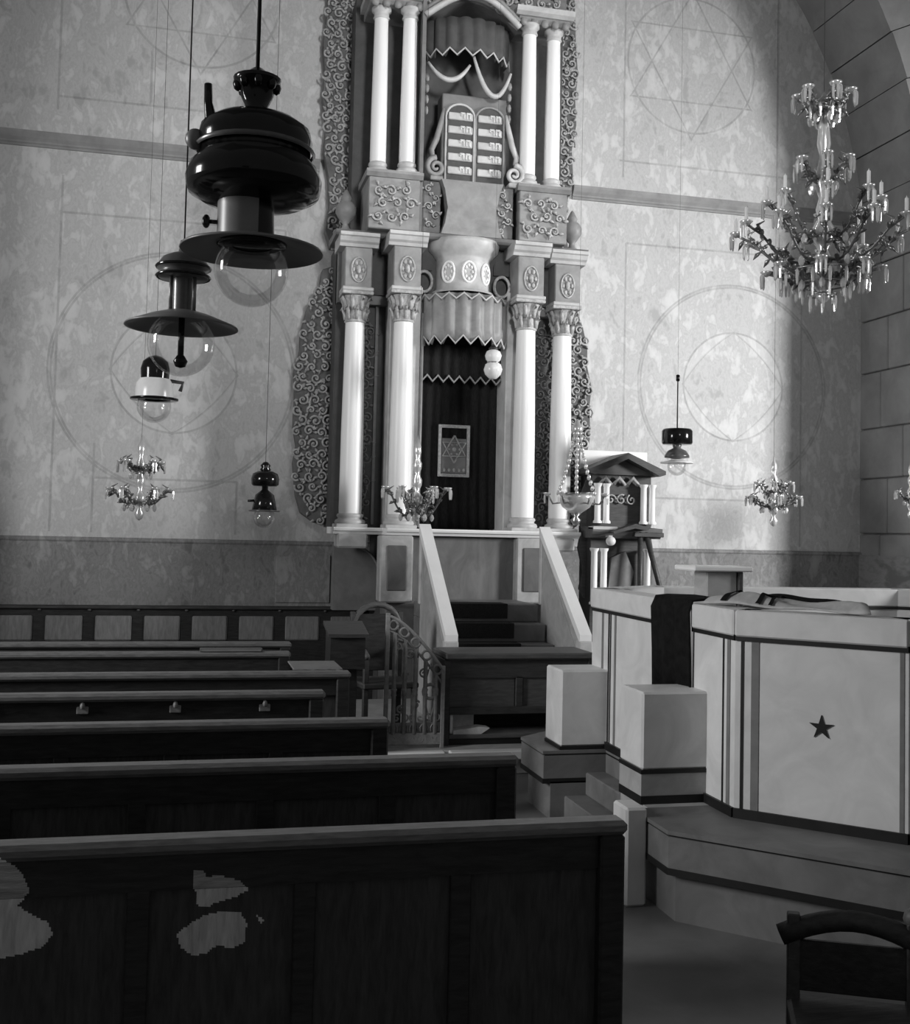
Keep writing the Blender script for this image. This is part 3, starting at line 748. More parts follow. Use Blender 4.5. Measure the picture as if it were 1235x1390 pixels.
# desk in front of the stair
dk = empty('prayer_desk', (2.64, 8.75, PZ), 'dark panelled wooden desk with an open shelf before the ark stair', 'desk')
DX = .605; DH = .73
MB().box(-DX-.02, DX+.02, -.2, .3, DH-.05, DH, .012).build('desk_top', M['wood_mid'], dk)
for s in (-1, 1): MB().box(s*DX-.025, s*DX+.025, -.16, .28, 0, DH-.05, .006).build('side', M['wood'], dk)
MB().box(-DX+.025, DX-.025, -.145, -.10, DH-.20, DH-.05).box(-DX+.025, DX-.025, -.145, -.10, .24, .30, .004).build('front_rail', M['wood'], dk)
for x in (-.30, 0, .29): pass
for x0, x1 in ((-.58, -.03), (.03, .58)): MB().box(x0, x1, -.125, -.105, .29, DH-.19, .008).build('front_panel', M['wood_mid'], dk)
MB().box(-.03, .03, -.145, -.10, .30, DH-.19, .004).build('muntin', M['wood'], dk)
MB().box(-DX+.025, DX-.025, .22, .26, .03, .30).build('shelf_back', M['pew'], dk)
MB().box(-DX+.025, DX-.025, -.15, .25, .05, .085, .006).build('shelf', M['wood_mid'], dk)
MB().box(-DX+.02, DX-.02, -.13, .25, 0, .05).build('kick_board', M['black'], dk)
bk = empty('book', (2.20, 8.66, PZ+.085), 'pale open book lying on the shelf of the desk before the stair', 'book')
MB().box(-.115, .10, .08, .11, .0, .17, .004).build('cover', M['paper'], bk)
MB().prism([(-.10, 0), (.13, 0), (.20, .045), (.12, .055), (-.10, .03)], -.05, .075, 'y').build('page_block', M['paper'], bk)
MB().box(-.125, -.10, -.03, .1, 0, .16, .004).build('end_leaf', M['enamel_white'], bk)

# ------------------------------------------------------------------ pews
def pew(Y, x1, label, x0=-2.5, top=1.0, first=.0, plates=False, group='pews facing the ark', th=.045, seat=True):
    p = empty('pew', (x1, Y, 0), label, 'pew', group)
    L = x1-x0
    MB().box(-L, .02, -.035, .06, top-.045, top, .014).build('top_cap', M['pew_cap'], p)
    MB().box(-L, -.06, -.005, .04, top-.15, top-.045).build('top_rail', M['pew'], p)
    MB().box(-L, -.06, -.005, .04, .10, .26, .004).build('bottom_rail', M['pew'], p)
    MB().box(-.07, .012, -.03, .10, 0, top-.045, .008).build('end_post', M['pew'], p)
    x = -.07
    k = 0; pitch = .475
    st0 = None; pn0 = None
    while x > -L+.1:
        xa = max(x-pitch, -L)
        if pn0 is None:
            pn0 = MB().box(-pitch+.055, .01, .012, .03, .255, top-.145, .006).build('panel', M['pew_panel'], p); pn0.location.x = x
            st0 = MB().box(-.065, 0, -.005, .04, .255, top-.145, .004).build('stile', M['pew'], p); st0.location.x = x-pitch+.065
        else:
            share(pn0, 'panel', p, (x, 0, 0)); share(st0, 'stile', p, (x-pitch+.065, 0, 0))
        if plates:
            MB().box(-.03, .03, -.014, .0, top-.11, top-.07, .004).blob((0, -.02, top-.065), .014, .014, .02, 6, 4).build('brass_plate', M['plate'], p).location.x = x-.24
        x -= pitch; k += 1
    if seat:
        MB().box(-L, -.01, .04, .40, .40, .44, .01).build('seat', M['pew'], p)
        MB().prism([(.06, 0), (.40, 0), (.40, .44), (.36, .62), (.10, .66), (.06, .9)], -.05, -.005, 'x').build('end_panel', M['pew'], p)
        MB().box(-L, -.06, -.17, -.005, .60, .625, .006).build('book_ledge', M['pew'], p) if False else None
    return p
pew(3.33, 1.36, 'nearest dark pew, its panelled back across the bottom of the picture')
pew(4.35, 1.31, 'second dark pew from the front, ending short of the marble platform')
pew(5.25, .945, 'third dark pew from the front, ending beside the iron gate')
pew(6.18, .75, 'fourth pew from the front with small brass plates along its back', plates=True)
pew(7.0, 1.01, 'fifth pew from the front, in front of the grey covered table')
pew(8.13, .735, 'sixth pew from the front with a flat book lying on its cap')
pew(8.80, .80, 'hindmost pew facing the ark, nearest to the wall bench')
# bench along the end wall
wb = empty('wall_bench', (0, 12.1, 0), 'long panelled wooden bench back built along the end wall', 'bench')
MB().box(-2.55, 2.0, .10, .165, 0, 1.035).build('back_board', M['pew'], wb)
MB().box(-2.55, 2.02, .06, .17, 1.0, 1.035, .01).build('cap', M['wood'], wb)
wp = None
for i in range(9):
    x = -2.40+.4945*i
    if wp is None: wp = MB().box(0, .37, .082, .102, .67, .93, .012).build('panel', M['wall_panel'], wb); wp.location.x = x
    else: share(wp, 'panel', wb, (x, 0, 0))
    MB().blob((x-.06, .09, .99), .02, .02, .015, 6, 4).build('knob', M['wood_mid'], wb)
MB().box(-2.55, 2.0, -.32, .10, .41, .45, .01).build('seat', M['wood'], wb)
MB().box(-2.55, 2.0, -.28, -.25, 0, .41).build('seat_front', M['pew'], wb)
# flat book on a pew cap
fb = empty('prayer_book', (.33, 8.145, 1.0), 'flat grey book lying on the cap of the sixth pew', 'book')
MB().box(-.22, .22, -.045, .05, 0, .022, .004).build('cover', M['wood_mid'], fb)
MB().box(-.21, .21, -.048, .045, .004, .018).build('pages', M['stripe'], fb)
# grey covered table
gt = empty('covered_table', (.86, 7.55, 0), 'small table under a grey cloth beside the dark reading stand', 'table')
MB().box(-.13, .16, -.1, .3, .92, .95, .006).build('table_top', M['wood'], gt)
o = drape(-.15, .18, -.13, .55, .96, 4, .010).box(-.15, .18, -.13, .32, .95, .962, .004).build('cloth', M['stripe'], gt)
for x in (-.1, .13):
    for y in (-.07, .26): MB().box(x-.02, x+.02, y-.02, y+.02, 0, .92, .004).build('leg', M['wood'], gt)
# dark reading stand
rs = empty('reading_stand', (1.18, 8.35, 0), 'dark box-headed reading stand on a post beside the last pews', 'stand')
MB().prism([(-.16, .86), (.14, .86), (.14, 1.16), (-.16, 1.10)], -.13, .13, 'x').build('box_head', M['pew'], rs)
MB().prism([(-.19, 1.095), (.16, 1.165), (.16, 1.19), (-.19, 1.12)], -.15, .15, 'x').build('sloping_lid', M['wood'], rs)
MB().box(.0, .09, -.05, .05, .04, .86, .006).build('post', M['pew'], rs)
MB().box(-.12, .2, -.14, .14, 0, .05, .01).build('foot', M['pew'], rs)
# armchair behind the gate
ac = empty('armchair', (1.62, 9.15, PZ), 'dark wooden armchair with curved arms standing behind the iron gate', 'chair', rz=.15)
MB().box(-.24, .24, -.22, .24, .40, .45, .012).build('seat', M['wood'], ac)
for x in (-.21, .21):
    MB().box(x-.022, x+.022, -.2, -.16, 0, .68, .005).build('leg', M['wood'], ac)
    MB().box(x-.022, x+.022, .19, .235, 0, 1.0, .005).build('leg', M['wood'], ac)
    MB().tube([(x, -.22, .66), (x, -.12, .70), (x, .05, .69), (x, .21, .72)], .024, 6).build('arm', M['wood_mid'], ac)
MB().tube([(.21*math.cos(PI-a*PI/10), .21, .86+.20*math.sin(a*PI/10)) for a in range(11)], .026, 6).build('back_hoop', M['wood_mid'], ac)
MB().box(-.19, .19, .2, .22, .5, .98, .006).build('back_panel', M['pew'], ac)

# ------------------------------------------------------------------ cantor's stand by the ark (small aedicule)
cs = empty('cantor_stand', (4.57, 11.35, PZ*0), 'dark carved wooden cantor stand with gabled top and white colonnettes', 'stand')
MB().box(-.33, .36, -.05, .30, 0, 2.55).build('body', M['wood'], cs)
for s in (-1, 1):
    poly = [(s*.36, 1.2), (s*.42, 1.3), (s*.38, 1.5), (s*.44, 1.75), (s*.40, 1.95), (s*.46, 2.15), (s*.41, 2.35), (s*.34, 2.52), (s*.30, 2.5), (s*.30, 1.2)]
    MB().prism([(x+.02, z) for x, z in poly], .10, .14, 'y').build('scroll_wing', M['wood_mid'], cs)
poly = [(-.36, 2.54), (.02, 2.72), (.40, 2.54), (.46, 2.56), (.46, 2.60), (.02, 2.785), (-.42, 2.60), (-.42, 2.56)]
MB().prism(poly, -.22, .32, 'y').build('gable', M['wood'], cs)
MB().prism([(-.34, 2.55), (.02, 2.71), (.38, 2.55)], -.10, .30, 'y').build('gable_field', M['ark_dark'], cs)
MB().box(-.38, .42, .20, .27, 2.55, 2.83, .006).build('back_slab', M['column'], cs)
def colonnette(x, y, z0, z1, r):
    MB().lathe([(r*1.4, z0), (r*1.4, z0+.02), (r, z0+.035), (r*.95, z1-.04), (r*1.3, z1-.02), (r*1.4, z1)], (x, y, 0), 14).build('colonnette', M['column'], cs)
for x in (-.29, -.19, .24, .34): colonnette(x, -.13, 2.02, 2.45, .034)
for x in (-.33, -.22, .28): colonnette(x, -.16, 1.15, 1.75, .036)
moulding([(.2, 1.86), (-.18, 1.86), (-.22, 1.90), (-.24, 1.93), (-.24, 1.97), (.2, 1.99)], -.38, .42).build('middle_shelf', M['wood_mid'], cs)
MB().box(-.38, -.10, -.245, -.1, 1.95, 1.985, .004).build('shelf_edge', M['ark_light'], cs)
MB().prism([(-.2, 1.93), (.06, 2.02), (.22, 1.98), (.2, 1.95), (.05, 1.97), (-.18, 1.91)], -.36, -.2, 'y').build('small_gable', M['wood'], cs)
for i in range(3):
    MB().tube([(-.25+.16*i, -.09, 2.45), (-.19+.16*i, -.10, 2.52), (-.12+.16*i, -.09, 2.44)], .020, 5).build('carved_crest', M['carving'], cs)
    MB().tube([(x, -.08, z) for x, z in spiral(-.12+.12*i, 2.28, .06, 1.3, 1, i, 18)], .010, 4).build('carved_scroll', M['carving'], cs)
MB().prism([(-.14, 1.25), (.1, 1.2), (.16, 1.5), (.06, 1.72), (-.1, 1.65)], -.08, -.04, 'y').build('carved_panel', M['ark'], cs)
for s in (-1, 1): MB().tube([(.20+s*.03, -.22, 1.93), (.24+s*.15, -.42, 1.1)], .028, 6).build('easel_leg', M['wood'], cs)
MB().box(.08, .42, -.28, -.20, 1.88, 1.93, .006).build('book_rest', M['wood'], cs)
MB().blob((-.20, -.30, 1.83), .055, .05, .05, 12, 8).build('lamp_bowl', M['milk'], cs)
MB().box(-.22, -.18, -.3, -.15, 1.87, 1.89).build('lamp_bracket', M['ark_light'], cs)

# ------------------------------------------------------------------ the bimah
CXB, CYB, HB, CH = 4.45, 6.35, 1.65, .60
def octo(d):       # square with cut corners, offset outwards by d
    h = HB+d; c = CH+d*.586
    a = h-c
    return [(CXB-h, CYB-a), (CXB-a, CYB-h), (CXB+a, CYB-h), (CXB+h, CYB-a), (CXB+h, CYB+a), (CXB+a, CYB+h-.16), (CXB-a, CYB+h-.16), (CXB-h, CYB+a)]
def notched(d):
    p = octo(d); x = p[0][0]
    return p+[(x, 7.08), (2.79, 7.08), (2.79, 5.55), (x, 5.55)]
bm = empty('bimah', (CXB, CYB, 0), 'octagonal marble reading platform with black inlaid lines and steps', 'platform')
def bb(mb, name, mat, par=None):
    mb.v = [(x-CXB, y-CYB, z) for x, y, z in mb.v]
    o = mb.build(name, M[mat] if isinstance(mat, str) else mat, par or bm); return o
PB = .45; PT = 1.52
bb(MB().prism(notched(.40), 0, .245, 'z'), 'lower_course', 'marble_step')
bb(MB().prism(notched(.455), .235, .268, 'z'), 'black_joint', 'black')
def ringed(d0, d1, z0, z1, c=.012):
    lo, hi, tp = octo(d1), octo(d1), octo(d1-c); n = 8
    v = [(x, y, z0) for x, y in lo]+[(x, y, z1-c) for x, y in hi]+[(x, y, z1) for x, y in tp]
    f = [tuple(range(n))[::-1], tuple(range(16, 24))]
    for k in (0, 8): f += [(k+i, k+(i+1) % n, k+8+(i+1) % n, k+8+i) for i in range(n)]
    return MB().add(v, f)
bb(MB().prism(notched(.45), .268, PB-.03, 'z'), 'upper_course', 'marble_step')
bb(MB().prism(notched(.442), PB-.031, PB-.02, 'z'), 'nosing_shadow_line', 'black')  # black strip painted in as the shadow line below the tread edge
bb(MB().prism(notched(.455), PB-.02, PB, 'z'), 'tread_slab', 'marble_step')
V = octo(0)
def facet(i, j, inset=0):
    a, c = Vector((*V[i], 0)), Vector((*V[j], 0)); u = (c-a); L = u.length; u.normalize(); nrm = Vector((u.y, -u.x, 0))
    mid = (a+c)/2
    if (mid-Vector((CXB, CYB, 0))).dot(nrm) < 0: nrm = -nrm
    return a, u, nrm, L
def fbox(fr, s0, s1, d0, d1, z0, z1, ch=.0):
    a, u, nr, L = fr
    mb = MB().box(s0, s1, d0, d1, z0, z1, ch)
    mb.v = [tuple(a+u*s+nr*d+Vector((0, 0, z))) for s, d, z in mb.v]
    return mb
def parapet(fr, s0, s1, stripes=(), joints=True, par=None):
    pn = bb(fbox(fr, s0, s1, -.16, 0, PB, PT-.15), 'parapet_panel', 'marble')
    bb(fbox(fr, s0-.0, s1+.0, -.18, .018, PT-.135, PT, .008), 'coping', 'marble', pn)
    bb(fbox(fr, s0, s1, -.17, .010, PT-.158, PT-.130), 'inlay_line', 'black', pn)
    bb(fbox(fr, s0, s1, -.10, .016, PB-.002, PB+.05), 'base_line', 'black', pn)
    for (q0, q1, mt) in stripes: bb(fbox(fr, q0, q1, -.05, .004, PB+.036, PT-.154), 'inlay_stripe', mt, pn)
    return pn
def pair(s, d=1):   # black line with grey bands either side
    return ((s-.055, s-.025, 'stripe'), (s-.008, s+.008, 'black'), (s+.03, s+.06, 'stripe'))
# side facing the pews (-X): runs from V0 (near) to V7 (far); opening between
f0 = facet(0, 7); L0 = f0[3]
GN, GF = 5.80-V[0][1], 6.24-V[0][1]
parapet(f0, 0, GN, ((.05, .085, 'stripe'), (.12, .135, 'black')))
parapet(f0, GF, L0, ((L0-.22, L0-.19, 'stripe'), (L0-.33, L0-.31, 'black'), (L0-.36, L0-.345, 'black'), (L0-.45, L0-.42, 'stripe')))
fd = facet(0, 1)
big = parapet(fd, 0, fd[3], ((.03, .045, 'black'), (.085, .125, 'stripe'), (fd[3]-.04, fd[3]-.02, 'stripe')))
# black five-pointed star
sp5 = star_poly(.44, .96, .062, .022, 5, PI/2)
sp5[5] = (sp5[5][0], sp5[5][1]); 
a, u, nr, L = fd
mb = MB().prism(sp5, -.004, .008, 'y'); mb.v = [tuple(a+u*s+nr*d+Vector((0, 0, z))) for s, d, z in mb.v]
bb(mb, 'inlaid_star', 'black', big)
for i, j in ((1, 2), (2, 3), (3, 4), (4, 5), (5, 6), (6, 7)):
    fr_ = facet(i, j); parapet(fr_, 0, fr_[3], ((.04, .07, 'stripe'), (.10, .115, 'black'), (fr_[3]-.115, fr_[3]-.10, 'black')))
# cheek blocks flanking the steps
def cheek(x0, x1, y0, y1, z0, zl, zt):
    ck = bb(MB().box(x0, x1, y0, y1, zl+.012, zt, .012), 'cheek_block', 'marble')
    bb(MB().box(x0-.004, x1, y0-.004, y1, zl-.008, zl+.014), 'inlay_line', 'black', ck)
    bb(MB().box(x0, x1, y0, y1, z0+.04, zl-.006), 'cheek_base', 'marble_grey', ck)
    bb(MB().box(x0-.003, x1, y0-.006, y1, z0, z0+.045), 'base_line', 'black', ck)
cheek(2.42, 2.81, 5.62, 5.93, PB, .62, 1.05)
cheek(2.47, 2.81, 7.10, 7.42, PB*0+.02, .46, .98)
bb(MB().box(2.23, 2.345, 5.36, 5.55, 0, .50, .012), 'lower_pier', 'marble')
bb(MB().box(2.43, 2.80, 5.55, 5.93, 0, PB+.001), 'cheek_footing', 'marble_grey')
# step between the cheeks
for i, xs in enumerate((2.50, 2.65)): bb(MB().box(xs, 2.79, 5.94, 7.09, .15*i, .15*(i+1), .008), 'stair_tread', 'marble_step')
# dark cloth hanging in the opening
dc = empty('dark_cloth', (2.84, 6.02, PT), 'dark cloth hanging in the gap of the marble platform wall', 'cloth')
b = MB(); v = []; f = []; k = 16
for j, (off, z) in enumerate(((.20, .012), (.02, .016), (-.05, .010), (-.07, -.05), (-.06, -.3), (-.055, -.56))):
    for i in range(k+1): v.append((off+.010*math.sin(i*1.1)*(1 if j > 2 else .3), -.24+.5*i/k, z+(.02*math.sin(i*.5) if j == 5 else 0)))
for j in range(5):
    for i in range(k): p = j*(k+1)+i; f.append((p, p+1, p+k+2, p+k+1))
o = b.add(v, f, True).build('hanging_cloth', M['cloth_dark'], dc); o.modifiers.new('t', 'SOLIDIFY').thickness = .012
# pale shawl with dark stripes over the parapet
sh = empty('prayer_shawl', (3.05, 5.4, PT), 'pale shawl with dark stripes spread over the marble platform wall', 'shawl')
b = MB(); v = []; f = []; nu, nv = 22, 12
A = Vector((2.80-3.05, 5.70-5.4, .006)); Bv = Vector((3.30-3.05, 4.86-5.4, .006)); Cv = Vector((3.40-3.05, 5.12-5.4, 0)); Dv = Vector((3.0-3.05, 5.76-5.4, 0))
def shp(s, q):
    p = (A*(1-s)+Bv*s)*(1-q)+(Dv*(1-s)+Cv*s)*q
    p = Vector(p); p.z = .012+.05*math.sin(PI*q)*(.5+.5*math.sin(8*s))+.012*math.sin(7*s+5*q)**2+.03*q*math.sin(PI*s)
    return p
for i in range(nu+1):
    for j in range(nv+1): v.append(shp(i/nu, j/nv))
for i in range(nu):
    for j in range(nv): p = i*(nv+1)+j; f.append((p, p+1, p+nv+2, p+nv+1))
o = b.add(v, f, True).build('shawl_cloth', M['cloth'], sh); o.modifiers.new('t', 'SOLIDIFY').thickness = .008
for s0, wd in ((.12, .02), (.34, .016), (.42, .012)):
    vv = [shp(s0+dw, j/nv)+Vector((0, 0, .012)) for dw in (0, wd*2) for j in range(nv+1)]
    MB().add(vv, [(j, j+1, nv+2+j, nv+1+j) for j in range(nv)], True).build('stripe', M['cloth_dark'], sh)
MB().tube([shp(i/nu, 1)+Vector((0, 0, .012)) for i in range(nu+1)], .013, 5).build('dark_hem', M['cloth_dark'], sh)
# reading table standing on the platform
rtb = empty('reading_table', (3.55, 7.05, PB), 'white-topped reading table rising behind the marble platform wall', 'table')
MB().box(-.22, .22, -.16, .16, 1.215, 1.25, .008).build('table_top', M['column'], rtb)
MB().box(-.10, .13, -.10, .10, .0, 1.216, .01).build('pedestal', M['marble_grey'], rtb)
MB().box(.13, .165, -.12, -.06, 0, 1.216, .006).build('leg', M['wood'], rtb)

# low chair at the lower right
ch = empty('side_chair', (2.02, 3.02, 0), 'dark low-backed chair with a pale knob at the lower right', 'chair', rz=-.45)
MB().box(-.2, .2, -.2, .2, .40, .44, .012).build('seat', M['wood'], ch)
for x in (-.18, .18):
    MB().box(x-.02, x+.02, -.19, -.15, 0, .40, .004).build('leg', M['wood'], ch)
    MB().box(x-.02, x+.02, .15, .19, 0, .70, .004).build('leg', M['wood'], ch)
MB().tube([(-.22+.044*i, .17, .60+.09*math.sin(PI*i/10*.8+.3)) for i in range(11)], .035, 8).build('back_rail', M['pew'], ch)
MB().blob((.19, .17, .715), .04, .035, .035, 12, 8).build('knob', M['wood_mid'], ch)
MB().box(-.17, .17, .16, .18, .46, .62, .004).build('back_board', M['pew'], ch)

# ------------------------------------------------------------------ hanging oil lamps
def globe(par, r, zc, nm='glass_globe', squash=1.0):
    return MB().lathe([(r*math.sin(PI*(.18+.82*i/14)), r*squash*math.cos(PI*(.18+.82*i/14))) for i in range(15)], (0, 0, zc), 24).build(nm, M['glass'], par)
# 1: big black lamp close to the camera
l1 = empty('oil_lamp', (.151, 3.175, 2.70), 'largest black hanging oil lamp with a bulging tank and wide grey shade', 'lamp', 'hanging oil lamps')
MB().lathe([(.19, .165), (.185, .15), (.15, .13), (.105, .12), (.075, .115), (.0, .115)], n=32).build('tank_base', M['lamp_black'], l1)
MB().lathe([(.19, .165), (.193, .19), (.18, .225), (.155, .25), (.158, .27), (.163, .30), (.155, .335), (.12, .36), (.07, .375), (.0, .38)], n=32).build('tank', M['lamp_black'], l1)
MB().lathe([(.165, .265), (.172, .272), (.165, .28)], n=32).build('tank_rim', M['lamp_mid'], l1)
MB().tube([(-.11, 0, .33), (-.128, 0, .36), (-.135, 0, .40), (-.137, 0, .455)], [.022, .017, .012, .011], 8).build('filler_spout', M['lamp_black'], l1)
MB().blob((-.168, -.02, .285), .028, .025, .03, 12, 8).build('filler_knob', M['lamp_grey'], l1)
MB().lathe([(.055, -.005), (.062, .03), (.058, .12)], n=20).build('burner', M['lamp_black'], l1)
MB().lathe([(.085, .0), (.085, .125)], (-.015, 0, 0), n=20, a0=PI*.6, a1=PI*1.6).build('burner_shield', M['lamp_grey'], l1)
MB().tube([(-.085, 0, .06), (-.12, 0, .06)], .006, 6).blob((-.13, 0, .06), .012, .012, .02, 8, 6).build('wick_key', M['lamp_black'], l1)
MB().lathe([(.05, .012), (.085, .02), (.10, .016), (.20, -.012), (.203, -.018), (.20, -.02), (.10, .006), (.05, .004)], n=40).build('shade', M['lamp_grey'], l1)
MB().lathe([(.0, -.004), (.095, -.004), (.10, .008), (.06, .012)], n=28).build('shade_collar', M['lamp_black'], l1)
globe(l1, .105, -.07)
MB().lathe([(.0, .52), (.015, .515), (.04, .495), (.068, .485), (.066, .475), (.05, .46), (.045, .43), (.03, .40), (.05, .385), (.05, .375)], n=20).build('smoke_cap', M['lamp_black'], l1)
o = MB()
for i in range(8): o.blob((.055*math.cos(i*PI/4), .055*math.sin(i*PI/4), .465), .014, .014, .022, 6, 4)
o.build('cap_ornament', M['lamp_black'], l1)
hang(l1, .515, .006)
# 2: flat-shaded lamp behind it
l2 = empty('oil_lamp', (-.047, 4.094, 2.63), 'hanging lamp with ringed cap and flat saucer shade, below the largest lamp', 'lamp', 'hanging oil lamps')
MB().lathe([(.03, .045), (.06, .04), (.11, .025), (.20, -.012), (.202, -.018), (.19, -.016), (.10, .012), (.03, .025)], n=40).build('shade', M['lamp_grey'], l2)
MB().lathe([(.035, .04), (.036, .16)], n=18).build('neck', M['lamp_mid'], l2)
for i in range(4):
    a = PI/4+i*PI/2; MB().tube([(.058*math.cos(a), .058*math.sin(a), .035), (.058*math.cos(a), .058*math.sin(a), .165)], .007, 6).build('stay_rod', M['brass'], l2)
MB().lathe([(.0, .16), (.085, .16), (.095, .168), (.085, .178), (.08, .185), (.095, .195), (.097, .205), (.088, .215), (.075, .235), (.045, .25), (.02, .258), (.014, .30), (.0, .305)], n=28).build('ringed_cap', M['lamp_mid'], l2)
MB().lathe([(.098, .196), (.101, .201), (.098, .206)], n=28).lathe([(.096, .162), (.1, .167), (.096, .172)], n=28).build('dark_rims', M['lamp_black'], l2)
MB().tube([(0, 0, .02), (0, 0, -.13)], .011, 8).build('gas_stem', M['lamp_black'], l2)
MB().lathe([(.0, -.165), (.018, -.16), (.026, -.14), (.014, -.12), (.0, -.11)], n=14).build('burner', M['lamp_black'], l2)
globe(l2, .12, -.075)
hang(l2, .30, .003)
# 3: black lamp with white shade band
l3 = empty('oil_lamp', (-.30, 9.2, 2.90), 'small hanging lamp with black hood and white shade below the saucer lamp', 'lamp', 'hanging oil lamps')
MB().lathe([(.15, .02), (.15, .05), (.145, .13), (.12, .17)], n=24).build('white_shade', M['enamel_white'], l3)
MB().lathe([(.11, .17), (.115, .25), (.10, .31), (.06, .345), (.02, .36), (0, .365)], n=24).build('hood', M['lamp_black'], l3)
MB().lathe([(.13, .0), (.19, .0), (.19, .014), (.13, .018)], n=28).build('shade_rim', M['lamp_black'], l3)
MB().tube([(.12, 0, .16), (.22, 0, .15), (.2, 0, .08)], .016, 6).build('side_tap', M['lamp_mid'], l3)
globe(l3, .135, -.05)
hang(l3, .36, .0018)
# 4: small double-bodied lamp left of the ark
l4 = empty('oil_lamp', (.708, 10.8, 2.04), 'small dark hanging lamp low on the wall left of the ark', 'lamp', 'hanging oil lamps')
MB().lathe([(.0, .25), (.11, .25), (.13, .265), (.135, .32), (.12, .37), (.07, .395), (.03, .40)], n=24).build('tank', M['lamp_black'], l4)
MB().lathe([(.04, .39), (.055, .41), (.04, .43), (.05, .45), (.025, .48), (0, .49)], n=14).build('finial', M['lamp_black'], l4)
MB().lathe([(.03, .25), (.03, .215), (.09, .165), (.105, .10), (.12, .02), (.11, .01)], n=24).build('hood', M['lamp_black'], l4)
MB().tube([(-.08, 0, .11), (-.16, 0, .105)], .012, 6).build('wick_key', M['lamp_black'], l4)
MB().lathe([(.10, .012), (.15, .005), (.15, .018), (.10, .022)], n=24).build('shade_rim', M['lamp_mid'], l4)
globe(l4, .105, -.05)
hang(l4, .485, .0025)
# 5: black drum lamp right of the ark
l5 = empty('oil_lamp', (4.955, 10.7, 2.66), 'black drum-shaped hanging lamp with thin white shade right of the ark', 'lamp', 'hanging oil lamps')
MB().lathe([(.0, .20), (.15, .20), (.16, .215), (.16, .34), (.145, .36), (.05, .37), (0, .37)], n=28).build('tank', M['lamp_black'], l5)
MB().lathe([(.05, .2), (.04, .16), (.10, .13), (.13, .08), (.13, .06), (.05, .05)], n=24).build('burner', M['lamp_mid'], l5)
MB().lathe([(.05, .035), (.17, .012), (.175, .004), (.17, .0), (.05, .02)], n=32).build('shade', M['enamel_white'], l5)
globe(l5, .10, -.03)
MB().lathe([(.0, .86), (.02, .87), (.02, .93), (.0, .94)], n=10).build('wire_joint', M['lamp_black'], l5)
MB().tube([(0, 0, .365), (0, 0, .90)], .007, 6).build('rod', M['iron_dark'], l5)
hang(l5, .93, .0012)

# ------------------------------------------------------------------ crystal chandeliers
PR = MB().lathe([(0, 0), (.007, -.012), (.0085, -.03), (.006, -.075), (0, -.085)], n=6, smooth=False).build('prism_master', M['crystal']).data
DROP = MB().lathe([(0, 0), (.012, -.012), (.017, -.03), (.011, -.05), (0, -.058)], n=6, smooth=False).build('drop_master', M['crystal']).data
CUP = MB().lathe([(.006, -.02), (.03, -.004), (.042, .012), (.038, .016), (.012, .006)], n=12).build('cup_master', M['crystal']).data
CANDLE = MB().lathe([(.011, .0), (.011, .10), (.004, .108), (0, .125)], n=8).build('candle_master', M['milk']).data
for nm in ('prism_master', 'drop_master', 'cup_master', 'candle_master'): bpy.data.objects.remove(bpy.data.objects[nm])
def chandelier(loc, label, tiers, stem, sc=1.0, prisms=2, arm_r=.009, wire=.0016, crown=True, group='crystal chandeliers'):
    c = empty('crystal_chandelier', loc, label, 'chandelier', group)
    MB().lathe([(r*sc, z*sc) for r, z in stem], n=16).build('stem', M['crystal'], c)
    for (R, z0, n, rise, a_off, cand) in tiers:
        for i in range(n):
            a = a_off+2*PI*i/n; ca, sa = math.cos(a), math.sin(a)
            pts = []
            for q in range(11):
                u = q/10; rr = R*u; zz = z0+rise*(-.55*math.sin(PI*min(1, u*1.25))+1.0*u**2.2)
                pts.append((rr*ca*sc, rr*sa*sc, zz*sc))
            am = MB().tube(pts, arm_r*sc, 5)
            for q in (2, 3, 4, 5, 6, 7, 8, 9):
                p0 = Vector(pts[q]); an = rnd.uniform(0, 2*PI); dv_ = Vector((math.cos(an)*.5, math.sin(an)*.5, rnd.uniform(-.6, 1))).normalized()*.07*sc
                am.tube([p0, p0+dv_*.55, p0+dv_+Vector((0, 0, -.015*sc))], [.004*sc, .016*sc, .002*sc], 5)
            for q in (3, 5, 7, 8): am.blob(Vector(pts[q])+Vector((0, 0, .012*sc)), .018*sc, .018*sc, .024*sc, 6, 4)
            # curled leaf tip
            px = Vector(pts[8]); am.tube([px, px+Vector((.03*ca, .03*sa, .06))*sc, px+Vector((-.02*ca, -.02*sa, .09))*sc], [.010*sc, .013*sc, .003*sc], 5)
            am = am.build('arm', M['brass'] if i % 3 else M['lamp_mid'], c)
            e = pts[-1]
            share(CUP, 'candle_cup', am, e, scale=(sc, sc, sc))
            if cand: share(CANDLE, 'candle', am, (e[0], e[1], e[2]+.012*sc), scale=(sc*1.1, sc*1.1, sc*.9))
            for q in range(prisms):
                b_ = a+(q-(prisms-1)/2)*.9
                share(PR, 'prism', am, (e[0]+.034*sc*math.cos(b_), e[1]+.034*sc*math.sin(b_), e[2]-.0*sc), (0, 0, b_), (sc*1.25,)*3)
            mpt = pts[5]; share(DROP, 'drop', am, (mpt[0], mpt[1], mpt[2]-.01*sc), (0, 0, a), (sc*1.3,)*3)
    top = max(z for r, z in stem)*sc
    hang(c, top-.01, wire)
    return c
